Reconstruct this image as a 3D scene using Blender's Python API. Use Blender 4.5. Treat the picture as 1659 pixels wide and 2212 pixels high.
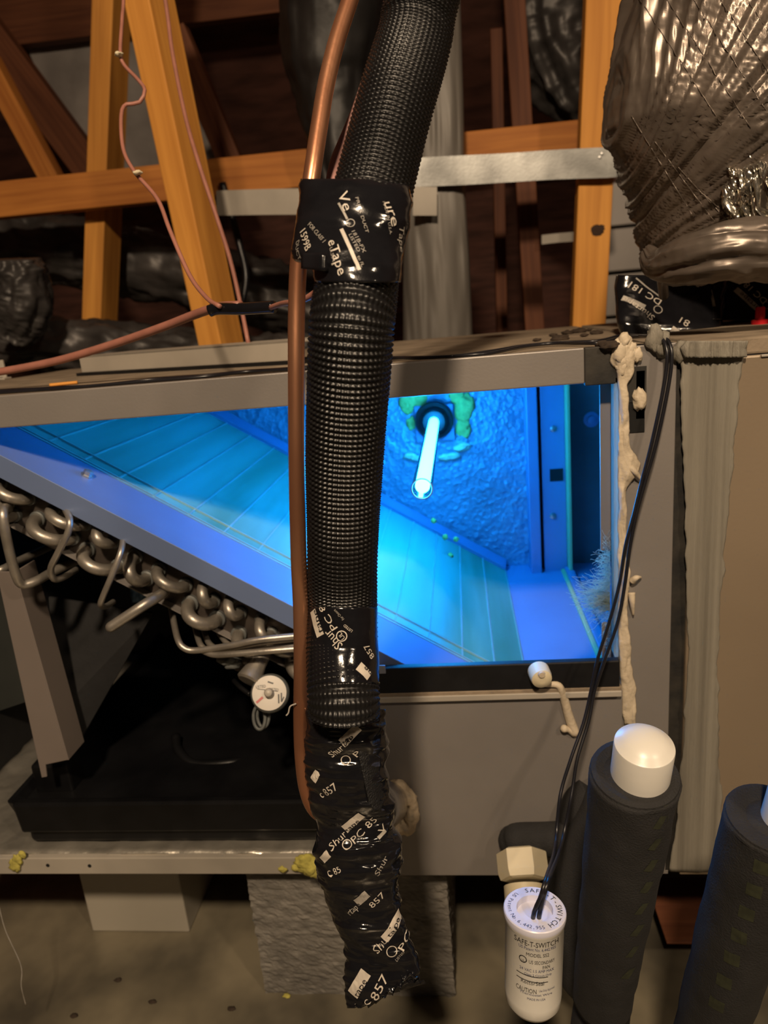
import bpy, bmesh, math, random
import numpy as np
from mathutils import Vector, Matrix
from mathutils.bvhtree import BVHTree

for o in list(bpy.data.objects): bpy.data.objects.remove(o)
random.seed(7)
SC = bpy.context.scene
COL = SC.collection

# ---------------------------------------------------------------- camera
FPX = 1540.0; CX = 829.5; CY = 1106.0
_dn = np.array([500, 5550, FPX]); _dn /= np.linalg.norm(_dn)
_dx = np.array([13390, -779, -FPX]); _dx -= _dn * (_dx @ _dn); _dx /= np.linalg.norm(_dx)
_dy = np.cross(_dx, _dn)
RW = np.array([_dx, _dy, -_dn])
CAM = np.array([0.0, -0.635, 0.755])
cam_d = bpy.data.cameras.new('camera'); cam = bpy.data.objects.new('camera', cam_d); COL.objects.link(cam)
cam_d.sensor_fit = 'HORIZONTAL'; cam_d.sensor_width = 36.0; cam_d.lens = 36.0 * FPX / 1659.0
cam_d.clip_start = 0.02; cam_d.clip_end = 50
cam_d.dof.use_dof = True; cam_d.dof.focus_distance = 0.50; cam_d.dof.aperture_fstop = 12.0
_r = RW @ np.array([1, 0, 0]); _u = RW @ np.array([0, -1, 0]); _f = RW @ np.array([0, 0, 1])
cam.matrix_world = Matrix(((_r[0], _u[0], -_f[0], CAM[0]), (_r[1], _u[1], -_f[1], CAM[1]), (_r[2], _u[2], -_f[2], CAM[2]), (0, 0, 0, 1)))
SC.camera = cam

# ---------------------------------------------------------------- world, lamps, exposure
w = bpy.data.worlds.new('attic_air'); SC.world = w; w.use_nodes = True
w.node_tree.nodes['Background'].inputs[0].default_value = (1.0, 0.78, 0.62, 1)
w.node_tree.nodes['Background'].inputs[1].default_value = 0.014
WARM = (1.0, 0.76, 0.52)
def lamp(name, loc, power, size, color=WARM, target=None):
    l = bpy.data.lights.new(name, 'AREA'); l.shape = 'DISK'; l.size = size; l.energy = power; l.color = color
    o = bpy.data.objects.new(name, l); COL.objects.link(o); o.location = loc
    d = Vector(target) - Vector(loc); o.rotation_euler = d.to_track_quat('-Z', 'Y').to_euler()
    return o
lamp('work_light_left', (-0.06, -1.40, 1.92), 38.0, 0.13, WARM, (-0.1, 0.4, 0.65))
lamp('work_light_right', (0.95, -1.2, 1.65), 9.0, 0.12, WARM, (0.1, 0.3, 0.6))
SC.view_settings.view_transform = 'Standard'
SC.view_settings.look = 'None'
SC.view_settings.exposure = 0.0
SC.view_settings.gamma = 1.0
SC.view_settings.use_curve_mapping = False

# ---------------------------------------------------------------- geometry helpers
def ray(px, py): return RW @ np.array([(px - CX) / FPX, (py - CY) / FPX, 1.0])
def at(px, py, Y=0.0):
    r = ray(px, py); return CAM + r * ((Y - CAM[1]) / r[1])
def atz(px, py, Z):
    r = ray(px, py); return CAM + r * ((Z - CAM[2]) / r[2])
def dp(px, py, d): return CAM + ray(px, py) * d
def nrm(v):
    v = np.asarray(v, float); return v / max(1e-12, np.linalg.norm(v))
def depth_of(p): return float((np.asarray(p) - CAM) @ _f)

def _h(i, j, k):
    n = (i * 374761393 + j * 668265263 + k * 2147483647) & 0xffffffff
    n = ((n ^ (n >> 13)) * 1274126177) & 0xffffffff
    return ((n ^ (n >> 16)) & 0xffff) / 65535.0
def vnoise(p):
    p = np.asarray(p, float); i = np.floor(p).astype(np.int64); f = p - i; f = f * f * (3 - 2 * f)
    r = 0
    for a in (0, 1):
        for b in (0, 1):
            for c in (0, 1):
                wgt = (f[..., 0] if a else 1 - f[..., 0]) * (f[..., 1] if b else 1 - f[..., 1]) * (f[..., 2] if c else 1 - f[..., 2])
                r = r + wgt * _h(i[..., 0] + a, i[..., 1] + b, i[..., 2] + c)
    return r * 2 - 1
def fbm(p, o=4):
    p = np.asarray(p, float); r = 0; a = 1.0
    for k in range(o):
        r = r + a * vnoise(p * (2.03 ** k) + 17.3 * k); a *= .5
    return r
def ridge(p, o=4):
    p = np.asarray(p, float); r = 0; a = 1.0
    for k in range(o):
        r = r + a * (1 - 2 * np.abs(vnoise(p * (2.03 ** k) + 9.1 * k))); a *= .5
    return r

ORG = {}
def finish(name, V, F, mat, parent=None, smooth=True, org=None):
    V = np.asarray(V, float).reshape(-1, 3)
    if parent is not None: o0 = ORG[parent.name]
    elif org is not None: o0 = np.asarray(org, float)
    else:
        mn, mx = V.min(0), V.max(0); o0 = np.array([(mn[0] + mx[0]) / 2, (mn[1] + mx[1]) / 2, mn[2]])
    me = bpy.data.meshes.new(name)
    me.from_pydata((V - o0).tolist(), [], [list(map(int, f)) for f in F])
    me.validate(); me.update()
    if smooth: me.shade_smooth()
    o = bpy.data.objects.new(name, me); COL.objects.link(o)
    if mat is not None: me.materials.append(mat)
    if parent is not None:
        o.parent = parent; ORG[o.name] = o0
    else:
        o.location = o0.tolist(); ORG[o.name] = o0
    return o
def grid_add(parent_mesh_obj): pass
def thing(name, loc, label, cat, group=None):
    o = bpy.data.objects.new(name, None); COL.objects.link(o); o.location = [float(c) for c in loc]
    o.empty_display_size = .03
    ORG[o.name] = np.asarray(loc, float); return tag(o, label, cat, group)
def tag(o, label=None, cat=None, group=None, kind=None):
    if label: o['label'] = label
    if cat: o['category'] = cat
    if group: o['group'] = group
    if kind: o['kind'] = kind
    return o

def catmull(P, n):
    P = np.asarray(P, float)
    Q = np.vstack([2 * P[0] - P[1], P, 2 * P[-1] - P[-2]])
    seg = np.linalg.norm(np.diff(P, axis=0)[:, :3], axis=1); cum = np.concatenate([[0], np.cumsum(seg)])
    s = np.linspace(0, cum[-1], n); out = []
    for x in s:
        k = min(len(seg) - 1, max(0, int(np.searchsorted(cum, x, side='right') - 1)))
        t = (x - cum[k]) / max(1e-9, seg[k])
        a, b, c, d = Q[k], Q[k + 1], Q[k + 2], Q[k + 3]
        out.append(.5 * ((2 * b) + (-a + c) * t + (2 * a - 5 * b + 4 * c - d) * t * t + (-a + 3 * b - 3 * c + d) * t ** 3))
    return np.array(out)

def frames(P, view=False):
    T = np.gradient(P, axis=0); T /= np.linalg.norm(T, axis=1)[:, None] + 1e-12
    N = np.zeros_like(P); B = np.zeros_like(P)
    if view:
        for i in range(len(P)):
            v = nrm(CAM - P[i]); n = nrm(v - T[i] * (v @ T[i])); N[i] = n; B[i] = np.cross(n, T[i])
            if B[i] @ _r < 0: B[i] = -B[i]
        return T, N, B
    a = np.array([0, 0, 1.0])
    if abs(T[0] @ a) > .9: a = np.array([1.0, 0, 0])
    n = nrm(a - T[0] * (a @ T[0]))
    for i in range(len(P)):
        n = nrm(n - T[i] * (n @ T[i])); N[i] = n; B[i] = np.cross(T[i], n)
    return T, N, B

def rings_mesh(R, cap=True, closed=True):
    m, n = R.shape[:2]; V = R.reshape(-1, 3); F = []
    nn = n if closed else n - 1
    for i in range(m - 1):
        for j in range(nn):
            F.append((i * n + j, i * n + (j + 1) % n, (i + 1) * n + (j + 1) % n, (i + 1) * n + j))
    if cap and closed:
        V = np.vstack([V, R[0].mean(0), R[-1].mean(0)]); a = m * n
        for j in range(n):
            F.append((a, (j + 1) % n, j)); F.append((a + 1, (m - 1) * n + j, (m - 1) * n + (j + 1) % n))
    return V, F

def tube(name, P, rad, mat, parent=None, n=14, seg=None, view=False, disp=None, smooth_path=True, org=None, round_end=False):
    """P: control points (k,3); rad: scalar or list per control point"""
    P = np.asarray(P, float); r = np.full(len(P), rad, float) if np.isscalar(rad) else np.asarray(rad, float)
    if seg is None: seg = max(8, len(P) * 7)
    if smooth_path:
        Q = catmull(np.hstack([P, r[:, None]]), seg)
    else: Q = np.hstack([P, r[:, None]])
    P = Q[:, :3]; r = Q[:, 3]
    if round_end:
        e = [.0, .5, .8, .95]
        t0 = nrm(P[0] - P[1]); t1 = nrm(P[-1] - P[-2])
        P = np.vstack([[P[0] + t0 * r[0] * math.sqrt(1 - x * x) for x in e], P, [P[-1] + t1 * r[-1] * math.sqrt(1 - x * x) for x in e[::-1]]])
        r = np.concatenate([[r[0] * max(.02, x) for x in e], r, [r[-1] * max(.02, x) for x in e[::-1]]])
    T, N, B = frames(P, view)
    A = np.linspace(0, 2 * math.pi, n, endpoint=False)
    L = np.concatenate([[0], np.cumsum(np.linalg.norm(np.diff(P, axis=0), axis=1))])
    rr = np.repeat(r[:, None], n, 1)
    if disp is not None: rr = rr + disp(np.repeat(L[:, None], n, 1), np.repeat(A[None], len(P), 0), rr)
    R = P[:, None] + rr[..., None] * (np.cos(A)[None, :, None] * N[:, None] + np.sin(A)[None, :, None] * B[:, None])
    V, F = rings_mesh(R)
    return finish(name, V, F, mat, parent, True, org)

def bm_obj(name, bm, mat, parent=None, smooth=False):
    V = np.array([v.co[:] for v in bm.verts]); bm.verts.index_update()
    F = [[v.index for v in f.verts] for f in bm.faces]; bm.free()
    o = finish(name, V, F, mat, parent, smooth); return o
def box(name, a, b, mat, parent=None, bev=.0015, axes=None, c=None):
    """axis aligned box from a to b, or oriented when axes (3 vectors) and centre c given (a = half sizes)"""
    bm = bmesh.new(); bmesh.ops.create_cube(bm, size=2)
    if axes is None:
        a = np.asarray(a, float); b = np.asarray(b, float); c = (a + b) / 2; h = np.abs(b - a) / 2; ax = np.eye(3)
    else: h = np.asarray(a, float); ax = np.asarray(axes, float)
    for v in bm.verts: v.co = Vector((c + sum(ax[i] * h[i] * v.co[i] for i in range(3))).tolist())
    bmesh.ops.recalc_face_normals(bm, faces=bm.faces)
    bv = min(bev, min(h) * .6)
    if bv > 1e-5: bmesh.ops.bevel(bm, geom=list(bm.edges), offset=bv, segments=2, affect='EDGES', profile=.5)
    return bm_obj(name, bm, mat, parent)
def prism(name, pts, ext, mat, parent=None, bev=0.0):
    """polygon pts extruded by vector ext"""
    bm = bmesh.new(); ext = Vector([float(e) for e in ext])
    vs = [bm.verts.new([float(c) for c in p]) for p in pts]; f = bm.faces.new(vs)
    r = bmesh.ops.extrude_face_region(bm, geom=[f])
    for g in r['geom']:
        if isinstance(g, bmesh.types.BMVert): g.co += ext
    bmesh.ops.recalc_face_normals(bm, faces=bm.faces)
    if bev: bmesh.ops.bevel(bm, geom=list(bm.edges), offset=bev, segments=2, affect='EDGES', profile=.5)
    return bm_obj(name, bm, mat, parent)
def lathe(name, base, axis, prof, mat, parent=None, n=32, org=None, smooth=True, turn=0.0):
    """prof: list of (distance along axis, radius)"""
    ax = nrm(axis); u = nrm(np.cross(ax, [0.3, 0.1, 1.0] if abs(ax[2]) < .9 else [1.0, 0, 0])); v = np.cross(ax, u)
    A = np.linspace(0, 2 * math.pi, n, endpoint=False) + turn
    R = np.array([[np.asarray(base) + ax * h + r * (math.cos(t) * u + math.sin(t) * v) for t in A] for h, r in prof])
    V, F = rings_mesh(R); o = finish(name, V, F, mat, parent, smooth, org)
    if smooth: o.data.set_sharp_from_angle(angle=math.radians(38))
    return o
def sheet(name, G, th, mat, parent=None, smooth=True, org=None):
    """grid of points (m,n,3) given thickness th along its normals"""
    m, n = G.shape[:2]
    du = np.gradient(G, axis=0); dv = np.gradient(G, axis=1); N = np.cross(du, dv); N /= np.linalg.norm(N, axis=2)[..., None] + 1e-12
    H = G - N * th; V = np.vstack([G.reshape(-1, 3), H.reshape(-1, 3)]); k = m * n; F = []
    for i in range(m - 1):
        for j in range(n - 1):
            a, b, c, d = i * n + j, i * n + j + 1, (i + 1) * n + j + 1, (i + 1) * n + j
            F.append((a, d, c, b)); F.append((k + a, k + b, k + c, k + d))
    for i in range(m - 1):
        for j in (0, n - 1):
            a, d = i * n + j, (i + 1) * n + j
            F.append((a, a + k, d + k, d) if j else (a, d, d + k, a + k))
    for j in range(n - 1):
        for i in (0, m - 1):
            a, b = i * n + j, i * n + j + 1
            F.append((a, b, b + k, a + k) if not i else (a, a + k, b + k, b))
    o = finish(name, V, F, mat, parent, smooth, org)
    bm = bmesh.new(); bm.from_mesh(o.data); bmesh.ops.recalc_face_normals(bm, faces=bm.faces); bm.to_mesh(o.data); bm.free()
    return o
def beam(name, pa, pb, wid, dep, mat, label=None, cat='beam', group=None, hint=(0, -1, 0), parent=None):
    """timber; pa, pb = centre line of the face that looks towards the camera"""
    pa = np.asarray(pa, float); pb = np.asarray(pb, float); x = nrm(pb - pa); n = np.asarray(hint, float); n = nrm(n - x * (n @ x)); y = np.cross(n, x)
    L = np.linalg.norm(pb - pa) / 2; c = (pa + pb) / 2 - n * dep / 2
    bm = bmesh.new(); bmesh.ops.create_cube(bm, size=2)
    for v in bm.verts: v.co = Vector((v.co.x * L, v.co.y * wid / 2, v.co.z * dep / 2))
    bmesh.ops.bevel(bm, geom=list(bm.edges), offset=.0025, segments=2, affect='EDGES', profile=.5)
    me = bpy.data.meshes.new(name); bm.to_mesh(me); bm.free(); me.materials.append(mat)
    o = bpy.data.objects.new(name, me); COL.objects.link(o)
    o.matrix_world = Matrix(((x[0], y[0], n[0], c[0]), (x[1], y[1], n[1], c[1]), (x[2], y[2], n[2], c[2]), (0, 0, 0, 1)))
    ORG[o.name] = c
    return tag(o, label, cat, group)

def blob(name, c, r, mat, parent, sq=(1, .35, 1), s=0):
    bm = bmesh.new(); bmesh.ops.create_icosphere(bm, subdivisions=3, radius=1.0); V = np.array([v.co[:] for v in bm.verts]); F = [[v.index for v in f.verts] for f in bm.faces]; bm.free()
    k = 1 + .3 * fbm(V * 2.1 + s * 5.7, 3); V = V * k[:, None] * r * np.asarray(sq) + np.asarray(c)
    return finish(name, V, F, mat, parent)

# ---------------------------------------------------------------- lettering laid onto a surface
def bvh_of(o):
    me = o.data; M = Vector(ORG[o.name].tolist())
    return BVHTree.FromPolygons([v.co + M for v in me.vertices], [p.vertices[:] for p in me.polygons])
_tc = {}
def text_geo(body):
    if body in _tc: return _tc[body]
    cu = bpy.data.curves.new('t', 'FONT'); cu.body = body; cu.size = 1.0; cu.align_x = 'LEFT'; cu.resolution_u = 2
    o = bpy.data.objects.new('t', cu); COL.objects.link(o)
    dg = bpy.context.evaluated_depsgraph_get(); me = bpy.data.meshes.new_from_object(o.evaluated_get(dg))
    V = np.array([v.co[:] for v in me.vertices]).reshape(-1, 3); F = [p.vertices[:] for p in me.polygons]
    bpy.data.objects.remove(o); bpy.data.curves.remove(cu); bpy.data.meshes.remove(me)
    _tc[body] = (V, F); return V, F
def on_surface(px, py, bvh):
    h = bvh.ray_cast(Vector(CAM.tolist()), Vector(ray(px, py).tolist()))
    if h[0] is None: return None, None
    n = np.array(h[1]); n = n if n @ ray(px, py) < 0 else -n
    return np.array(h[0]), n
def stamp(name, V2, F, px, py, ang, bvh, mat, parent, lift=.0004):
    """flat print V2 (metres, 2D) whose origin sits at pixel px,py, wrapped onto the surface along its normal"""
    p, n = on_surface(px, py, bvh)
    if p is None: return None
    ax = math.cos(ang) * _r - math.sin(ang) * (-_u); ax = nrm(ax - n * (ax @ n))
    ay = nrm(np.cross(n, ax)); out = []
    for x, y in V2:
        q = p + ax * x + ay * y + n * .02
        h = bvh.ray_cast(Vector(q.tolist()), Vector((-n).tolist()), .06)
        if h[0] is None: h = bvh.find_nearest(Vector((q - n * .02).tolist()))
        m = np.array(h[1]); m = m if m @ n > 0 else -m
        out.append(np.array(h[0]) + m * lift)
    return finish(name, out, F, mat, parent, False)
def write(body, a, b, hpx, bvh, mat, parent, lift=.0006):
    """text from pixel a (baseline start) to pixel b (baseline end), cap height hpx"""
    V, F = text_geo(body)
    if len(V) == 0: return
    c = ((a[0] + b[0]) / 2, (a[1] + b[1]) / 2)
    p, n = on_surface(c[0], c[1], bvh)
    if p is None: return
    d = depth_of(p) / FPX; L = math.hypot(b[0] - a[0], b[1] - a[1]) * d
    ang = math.atan2(-(b[1] - a[1]), b[0] - a[0])
    W = V[:, 0].max() - V[:, 0].min(); sx = L / W; sy = hpx * d / .70
    V2 = np.stack([(V[:, 0] - V[:, 0].min()) * sx - L / 2, (V[:, 1] - .35) * sy], 1)
    return stamp('lettering', V2, F, c[0], c[1], ang, bvh, mat, parent, lift)
def patch(a, b, hpx, bvh, mat, parent, lift=.0004, skew=0.0, y0=0.0, name='print_patch'):
    """rectangle of print from pixel a to b with height hpx on the reading-up side"""
    cp_ = ((a[0] + b[0]) / 2, (a[1] + b[1]) / 2)
    p, n = on_surface(cp_[0], cp_[1], bvh)
    if p is None: return
    d = depth_of(p) / FPX; L = math.hypot(b[0] - a[0], b[1] - a[1]) * d; H = hpx * d
    ang = math.atan2(-(b[1] - a[1]), b[0] - a[0]); k = 9; V = []; F = []
    for j in range(4):
        for i in range(k): V.append((L * i / (k - 1) - L / 2 + skew * d * j / 3, y0 * d + H * j / 3))
    for j in range(3):
        for i in range(k - 1): F.append((j * k + i, j * k + i + 1, (j + 1) * k + i + 1, (j + 1) * k + i))
    return stamp(name, V, F, cp_[0], cp_[1], ang, bvh, mat, parent, lift)
def ringmark(c, rpx, wpx, bvh, mat, parent, lift=.0005):
    p, n = on_surface(c[0], c[1], bvh)
    if p is None: return
    d = depth_of(p) / FPX; V = []; F = []; k = 20
    for r in (rpx - wpx, rpx):
        for i in range(k): V.append((r * d * math.cos(2 * math.pi * i / k), r * d * math.sin(2 * math.pi * i / k)))
    for i in range(k): F.append((i, (i + 1) % k, k + (i + 1) % k, k + i))
    return stamp('round_mark', V, F, c[0], c[1], 0, bvh, mat, parent, lift)

# ---------------------------------------------------------------- materials
MAT = {}
def nodes(name):
    m = bpy.data.materials.new(name); m.use_nodes = True; nt = m.node_tree; b = nt.nodes['Principled BSDF']; MAT[name] = m
    return m, nt, b
def N(nt, t, **k):
    n = nt.nodes.new(t)
    for a, v in k.items():
        if a in n.inputs.keys(): n.inputs[a].default_value = v
        else: setattr(n, a, v)
    return n
def simple(name, col, rough=.5, metal=0.0, noise=0.0, nscale=30.0, bump=0.0, bscale=200.0, stretch=(1, 1, 1), col2=None, spec=.5, detail=4.0, nlo=.35, nhi=.65):
    m, nt, b = nodes(name)
    b.inputs['Roughness'].default_value = rough; b.inputs['Metallic'].default_value = metal
    b.inputs['Specular IOR Level'].default_value = spec
    tc = N(nt, 'ShaderNodeTexCoord'); mp = N(nt, 'ShaderNodeMapping'); mp.inputs['Scale'].default_value = stretch
    nt.links.new(tc.outputs['Object'], mp.inputs['Vector'])
    c2 = col2 or tuple(c * (1 - noise) for c in col)
    nz = N(nt, 'ShaderNodeTexNoise'); nz.inputs['Scale'].default_value = nscale; nz.inputs['Detail'].default_value = detail
    nt.links.new(mp.outputs[0], nz.inputs['Vector'])
    cr = N(nt, 'ShaderNodeValToRGB'); cr.color_ramp.elements[0].position = nlo; cr.color_ramp.elements[1].position = nhi
    cr.color_ramp.elements[0].color = (*c2, 1); cr.color_ramp.elements[1].color = (*col, 1)
    nt.links.new(nz.outputs['Fac'], cr.inputs[0]); nt.links.new(cr.outputs[0], b.inputs['Base Color'])
    if bump:
        n2 = N(nt, 'ShaderNodeTexNoise'); n2.inputs['Scale'].default_value = bscale; n2.inputs['Detail'].default_value = 6
        nt.links.new(mp.outputs[0], n2.inputs['Vector'])
        bp = N(nt, 'ShaderNodeBump'); bp.inputs['Strength'].default_value = bump; bp.inputs['Distance'].default_value = .002
        nt.links.new(n2.outputs['Fac'], bp.inputs['Height']); nt.links.new(bp.outputs[0], b.inputs['Normal'])
    return m
def wood(name, c1, c2, knots=0.0):
    m, nt, b = nodes(name); b.inputs['Roughness'].default_value = .62; b.inputs['Specular IOR Level'].default_value = .25
    tc = N(nt, 'ShaderNodeTexCoord'); mp = N(nt, 'ShaderNodeMapping'); mp.inputs['Scale'].default_value = (1.2, 26, 26)
    nt.links.new(tc.outputs['Object'], mp.inputs['Vector'])
    nz = N(nt, 'ShaderNodeTexNoise'); nz.inputs['Scale'].default_value = 2.2; nz.inputs['Detail'].default_value = 5; nz.inputs['Distortion'].default_value = .6
    nt.links.new(mp.outputs[0], nz.inputs['Vector'])
    n3 = N(nt, 'ShaderNodeTexNoise'); n3.inputs['Scale'].default_value = 3.0; nt.links.new(tc.outputs['Object'], n3.inputs['Vector'])
    ad = N(nt, 'ShaderNodeMath', operation='MULTIPLY_ADD'); nt.links.new(n3.outputs['Fac'], ad.inputs[0]); ad.inputs[1].default_value = .5
    nt.links.new(nz.outputs['Fac'], ad.inputs[2])
    cr = N(nt, 'ShaderNodeValToRGB'); cr.color_ramp.elements[0].position = .55; cr.color_ramp.elements[1].position = .95
    cr.color_ramp.elements[0].color = (*c2, 1); cr.color_ramp.elements[1].color = (*c1, 1)
    nt.links.new(ad.outputs[0], cr.inputs[0]); nt.links.new(cr.outputs[0], b.inputs['Base Color'])
    bp = N(nt, 'ShaderNodeBump'); bp.inputs['Strength'].default_value = .25; bp.inputs['Distance'].default_value = .002
    nt.links.new(nz.outputs['Fac'], bp.inputs['Height']); nt.links.new(bp.outputs[0], b.inputs['Normal'])
    return m
def emit(name, col, s):
    m, nt, b = nodes(name); b.inputs['Base Color'].default_value = (0, 0, 0, 1)
    b.inputs['Emission Color'].default_value = (*col, 1); b.inputs['Emission Strength'].default_value = s; return m

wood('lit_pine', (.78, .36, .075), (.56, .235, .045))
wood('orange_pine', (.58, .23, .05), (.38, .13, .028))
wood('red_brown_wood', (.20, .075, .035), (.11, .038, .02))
simple('roof_plywood', (.17, .07, .05), .8, 0, .5, 5, .3, 60, (1, 1, 6))
simple('grey_board', (.36, .33, .31), .8, 0, .35, 6, .2, 40)
simple('painted_steel', (.25, .23, .215), .45, .25, .12, 9, .06, 400)
simple('bare_steel', (.42, .42, .41), .34, .85, .25, 14, .05, 300, (1, 6, 1))
simple('galvanised', (.27, .275, .265), .33, .6, .45, 14, .06, 200, (1, 1, 1), detail=2)
simple('dusty_top', (.30, .235, .165), .85, 0, .35, 26, .5, 160)
simple('pale_steel', (.44, .40, .34), .5, .1, .2, 10)
simple('black_rail', (.012, .012, .013), .45, .2, .3, 60)
simple('dark_lining', (.010, .010, .011), .8, 0, .4, 20, .3, 90)
simple('black_plastic', (.007, .007, .0078), .42, 0, .5, 18, .1, 120, spec=.3)
simple('grey_dark_panel', (.06, .065, .06), .5, .3, .4, 7)
simple('fin_metal', (.15, .40, .36), .55, .0, .0, 9, .25, 55, (1, .12, 1), col2=(.05, .17, .10))  # teal coating, red kept low so the colour carries the lamp's blue
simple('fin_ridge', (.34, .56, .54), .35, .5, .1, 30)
simple('end_plate', (.17, .235, .42), .45, .3, .08, 10, .03, 300)  # blue of the lamp light put into the plate's grey
simple('tube_sheet', (.10, .082, .07), .5, .5, .4, 30)
simple('aluminium_tube', (.45, .41, .355), .40, .72, .3, 40, .1, 260)
simple('grey_solder', (.16, .17, .165), .6, .4, .3, 90)
simple('copper', (.70, .35, .20), .30, .85, 0, 30, .05, 300, (1, 1, .25), col2=(.52, .22, .12))
simple('rubber_black', (.009, .0088, .0092), .36, 0, .25, 200, spec=.4)
simple('sleeve_mesh', (.005, .005, .006), .55, 0, .3, 700, .6, 900)
simple('tape_black', (.009, .009, .011), .13, 0, .3, 50, .35, 55, spec=.6)
simple('tape_print', (.62, .56, .48), .45, 0, .25, 90)
simple('tape_print_dim', (.36, .33, .29), .45, 0, .3, 90)
simple('ink_black', (.010, .010, .012), .4)
simple('pink_jacket', (.36, .15, .11), .5, 0, .15, 60)
simple('wire_black', (.012, .012, .016), .32, 0, .2, 90)
simple('pvc_white', (.74, .72, .66), .32, 0, .04, 30, .03, 200)
simple('pvc_lilac', (.66, .66, .78), .35, 0, .03, 30)
simple('pvc_cream', (.66, .58, .40), .45, 0, .06, 30, .05, 200)
simple('pipe_foam', (.019, .0185, .019), .85, 0, .3, 60, .5, 700)
simple('foam_print', (.034, .038, .016), .85, 0, .4, 160)
simple('mastic_cream', (.58, .49, .36), .6, 0, .12, 60, .5, 180)
simple('mastic_grey', (.27, .25, .205), .6, 0, .0, 2, .5, 40, (60, 60, 1.0), col2=(.17, .155, .125))
simple('dirty_black', (.03, .026, .02), .7, 0, .0, 40, .3, 90, col2=(.008, .008, .008))
m, nt, b = nodes('fibreglass'); b.inputs['Base Color'].default_value = (.7, .75, .66, 1)
tl = N(nt, 'ShaderNodeBsdfTranslucent'); tl.inputs[0].default_value = (.75, .8, .72, 1); mx = N(nt, 'ShaderNodeMixShader'); mx.inputs[0].default_value = .85
nt.links.new(b.outputs[0], mx.inputs[1]); nt.links.new(tl.outputs[0], mx.inputs[2]); nt.links.new(mx.outputs[0], nt.nodes['Material Output'].inputs['Surface'])
simple('yellow_wool', (.52, .46, .10), .9, 0, .3, 120, .8, 200)
simple('foil_base', (.62, .58, .50), .33, .75, .3, 30, .9, 45)
simple('foil_wall', (.19, .31, .44), .42, .35, .25, 12)  # grey foil tinted with the lamp's blue light
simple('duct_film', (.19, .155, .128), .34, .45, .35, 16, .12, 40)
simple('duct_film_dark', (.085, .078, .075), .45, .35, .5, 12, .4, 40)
simple('duct_black', (.012, .011, .011), .5, 0, .3, 20, .3, 40)
simple('foil_bright', (.85, .80, .70), .14, .95, .1, 20, .4, 60)
simple('plastic_wrap', (.20, .185, .165), .5, .1, .35, 12, .5, 18, (1, 1, .15))
simple('concrete', (.21, .195, .17), .92, 0, .35, 40, 1.0, 110, (1, 1, 1.6))
simple('foam_block', (.42, .385, .315), .8, 0, .07, 8, .05, 200)
simple('wet_floor', (.26, .225, .155), .26, .15, .0, 7, .12, 14, col2=(.085, .076, .058))
simple('red_plastic', (.62, .012, .02), .35)
simple('label_white', (.60, .56, .50), .5, 0, .08, 40)
simple('red_ink', (.45, .10, .10), .5)
simple('hole_black', (.003, .003, .003), .9)
simple('debris', (.05, .032, .02), .9, 0, .5, 90)
simple('cork_fibre', (.72, .58, .40), .9, 0, .4, 90, .9, 160)
emit('uv_glow', (.009, .33, 1.0), 105.0)
# knitted look on the end sleeve, quilted foil on the back wall
def quilt(m):
    nt = m.node_tree; b = nt.nodes['Principled BSDF']
    tc = N(nt, 'ShaderNodeTexCoord'); mp = N(nt, 'ShaderNodeMapping'); nt.links.new(tc.outputs['Object'], mp.inputs['Vector'])
    nz = N(nt, 'ShaderNodeTexNoise'); nz.inputs['Scale'].default_value = 210; nz.inputs['Detail'].default_value = 2; nt.links.new(mp.outputs[0], nz.inputs[0])
    vo = N(nt, 'ShaderNodeTexVoronoi'); vo.inputs['Scale'].default_value = 120; nt.links.new(mp.outputs[0], vo.inputs['Vector'])
    mx = N(nt, 'ShaderNodeMath', operation='ADD'); nt.links.new(nz.outputs['Fac'], mx.inputs[0]); nt.links.new(vo.outputs['Distance'], mx.inputs[1])
    sp = N(nt, 'ShaderNodeSeparateXYZ'); nt.links.new(mp.outputs[0], sp.inputs[0])
    last = mx.outputs[0]
    for sg in (.6, -.6):
        a = N(nt, 'ShaderNodeMath', operation='MULTIPLY_ADD'); nt.links.new(sp.outputs['Z'], a.inputs[0]); a.inputs[1].default_value = sg; nt.links.new(sp.outputs['X'], a.inputs[2])
        c = N(nt, 'ShaderNodeMath', operation='PINGPONG'); nt.links.new(a.outputs[0], c.inputs[0]); c.inputs[1].default_value = .017
        l = N(nt, 'ShaderNodeMath', operation='LESS_THAN'); nt.links.new(c.outputs[0], l.inputs[0]); l.inputs[1].default_value = .0011
        k = N(nt, 'ShaderNodeMath', operation='MULTIPLY_ADD'); nt.links.new(l.outputs[0], k.inputs[0]); k.inputs[1].default_value = .55; nt.links.new(last, k.inputs[2]); last = k.outputs[0]
    bp = N(nt, 'ShaderNodeBump'); bp.inputs['Strength'].default_value = .7; bp.inputs['Distance'].default_value = .0025
    nt.links.new(last, bp.inputs['Height']); nt.links.new(bp.outputs[0], b.inputs['Normal'])
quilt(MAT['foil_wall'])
# clear bulb glass: see-through with a mirror-like rim
m, nt, b = nodes('bulb_glass')
tr = N(nt, 'ShaderNodeBsdfTransparent'); tr.inputs[0].default_value = (.93, .97, 1, 1)
gl = N(nt, 'ShaderNodeBsdfGlossy'); gl.inputs['Roughness'].default_value = .05
fr = N(nt, 'ShaderNodeFresnel'); fr.inputs['IOR'].default_value = 1.45
mx = N(nt, 'ShaderNodeMixShader'); nt.links.new(fr.outputs[0], mx.inputs[0]); nt.links.new(tr.outputs[0], mx.inputs[1]); nt.links.new(gl.outputs[0], mx.inputs[2])
nt.links.new(mx.outputs[0], nt.nodes['Material Output'].inputs['Surface'])
M = MAT

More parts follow.
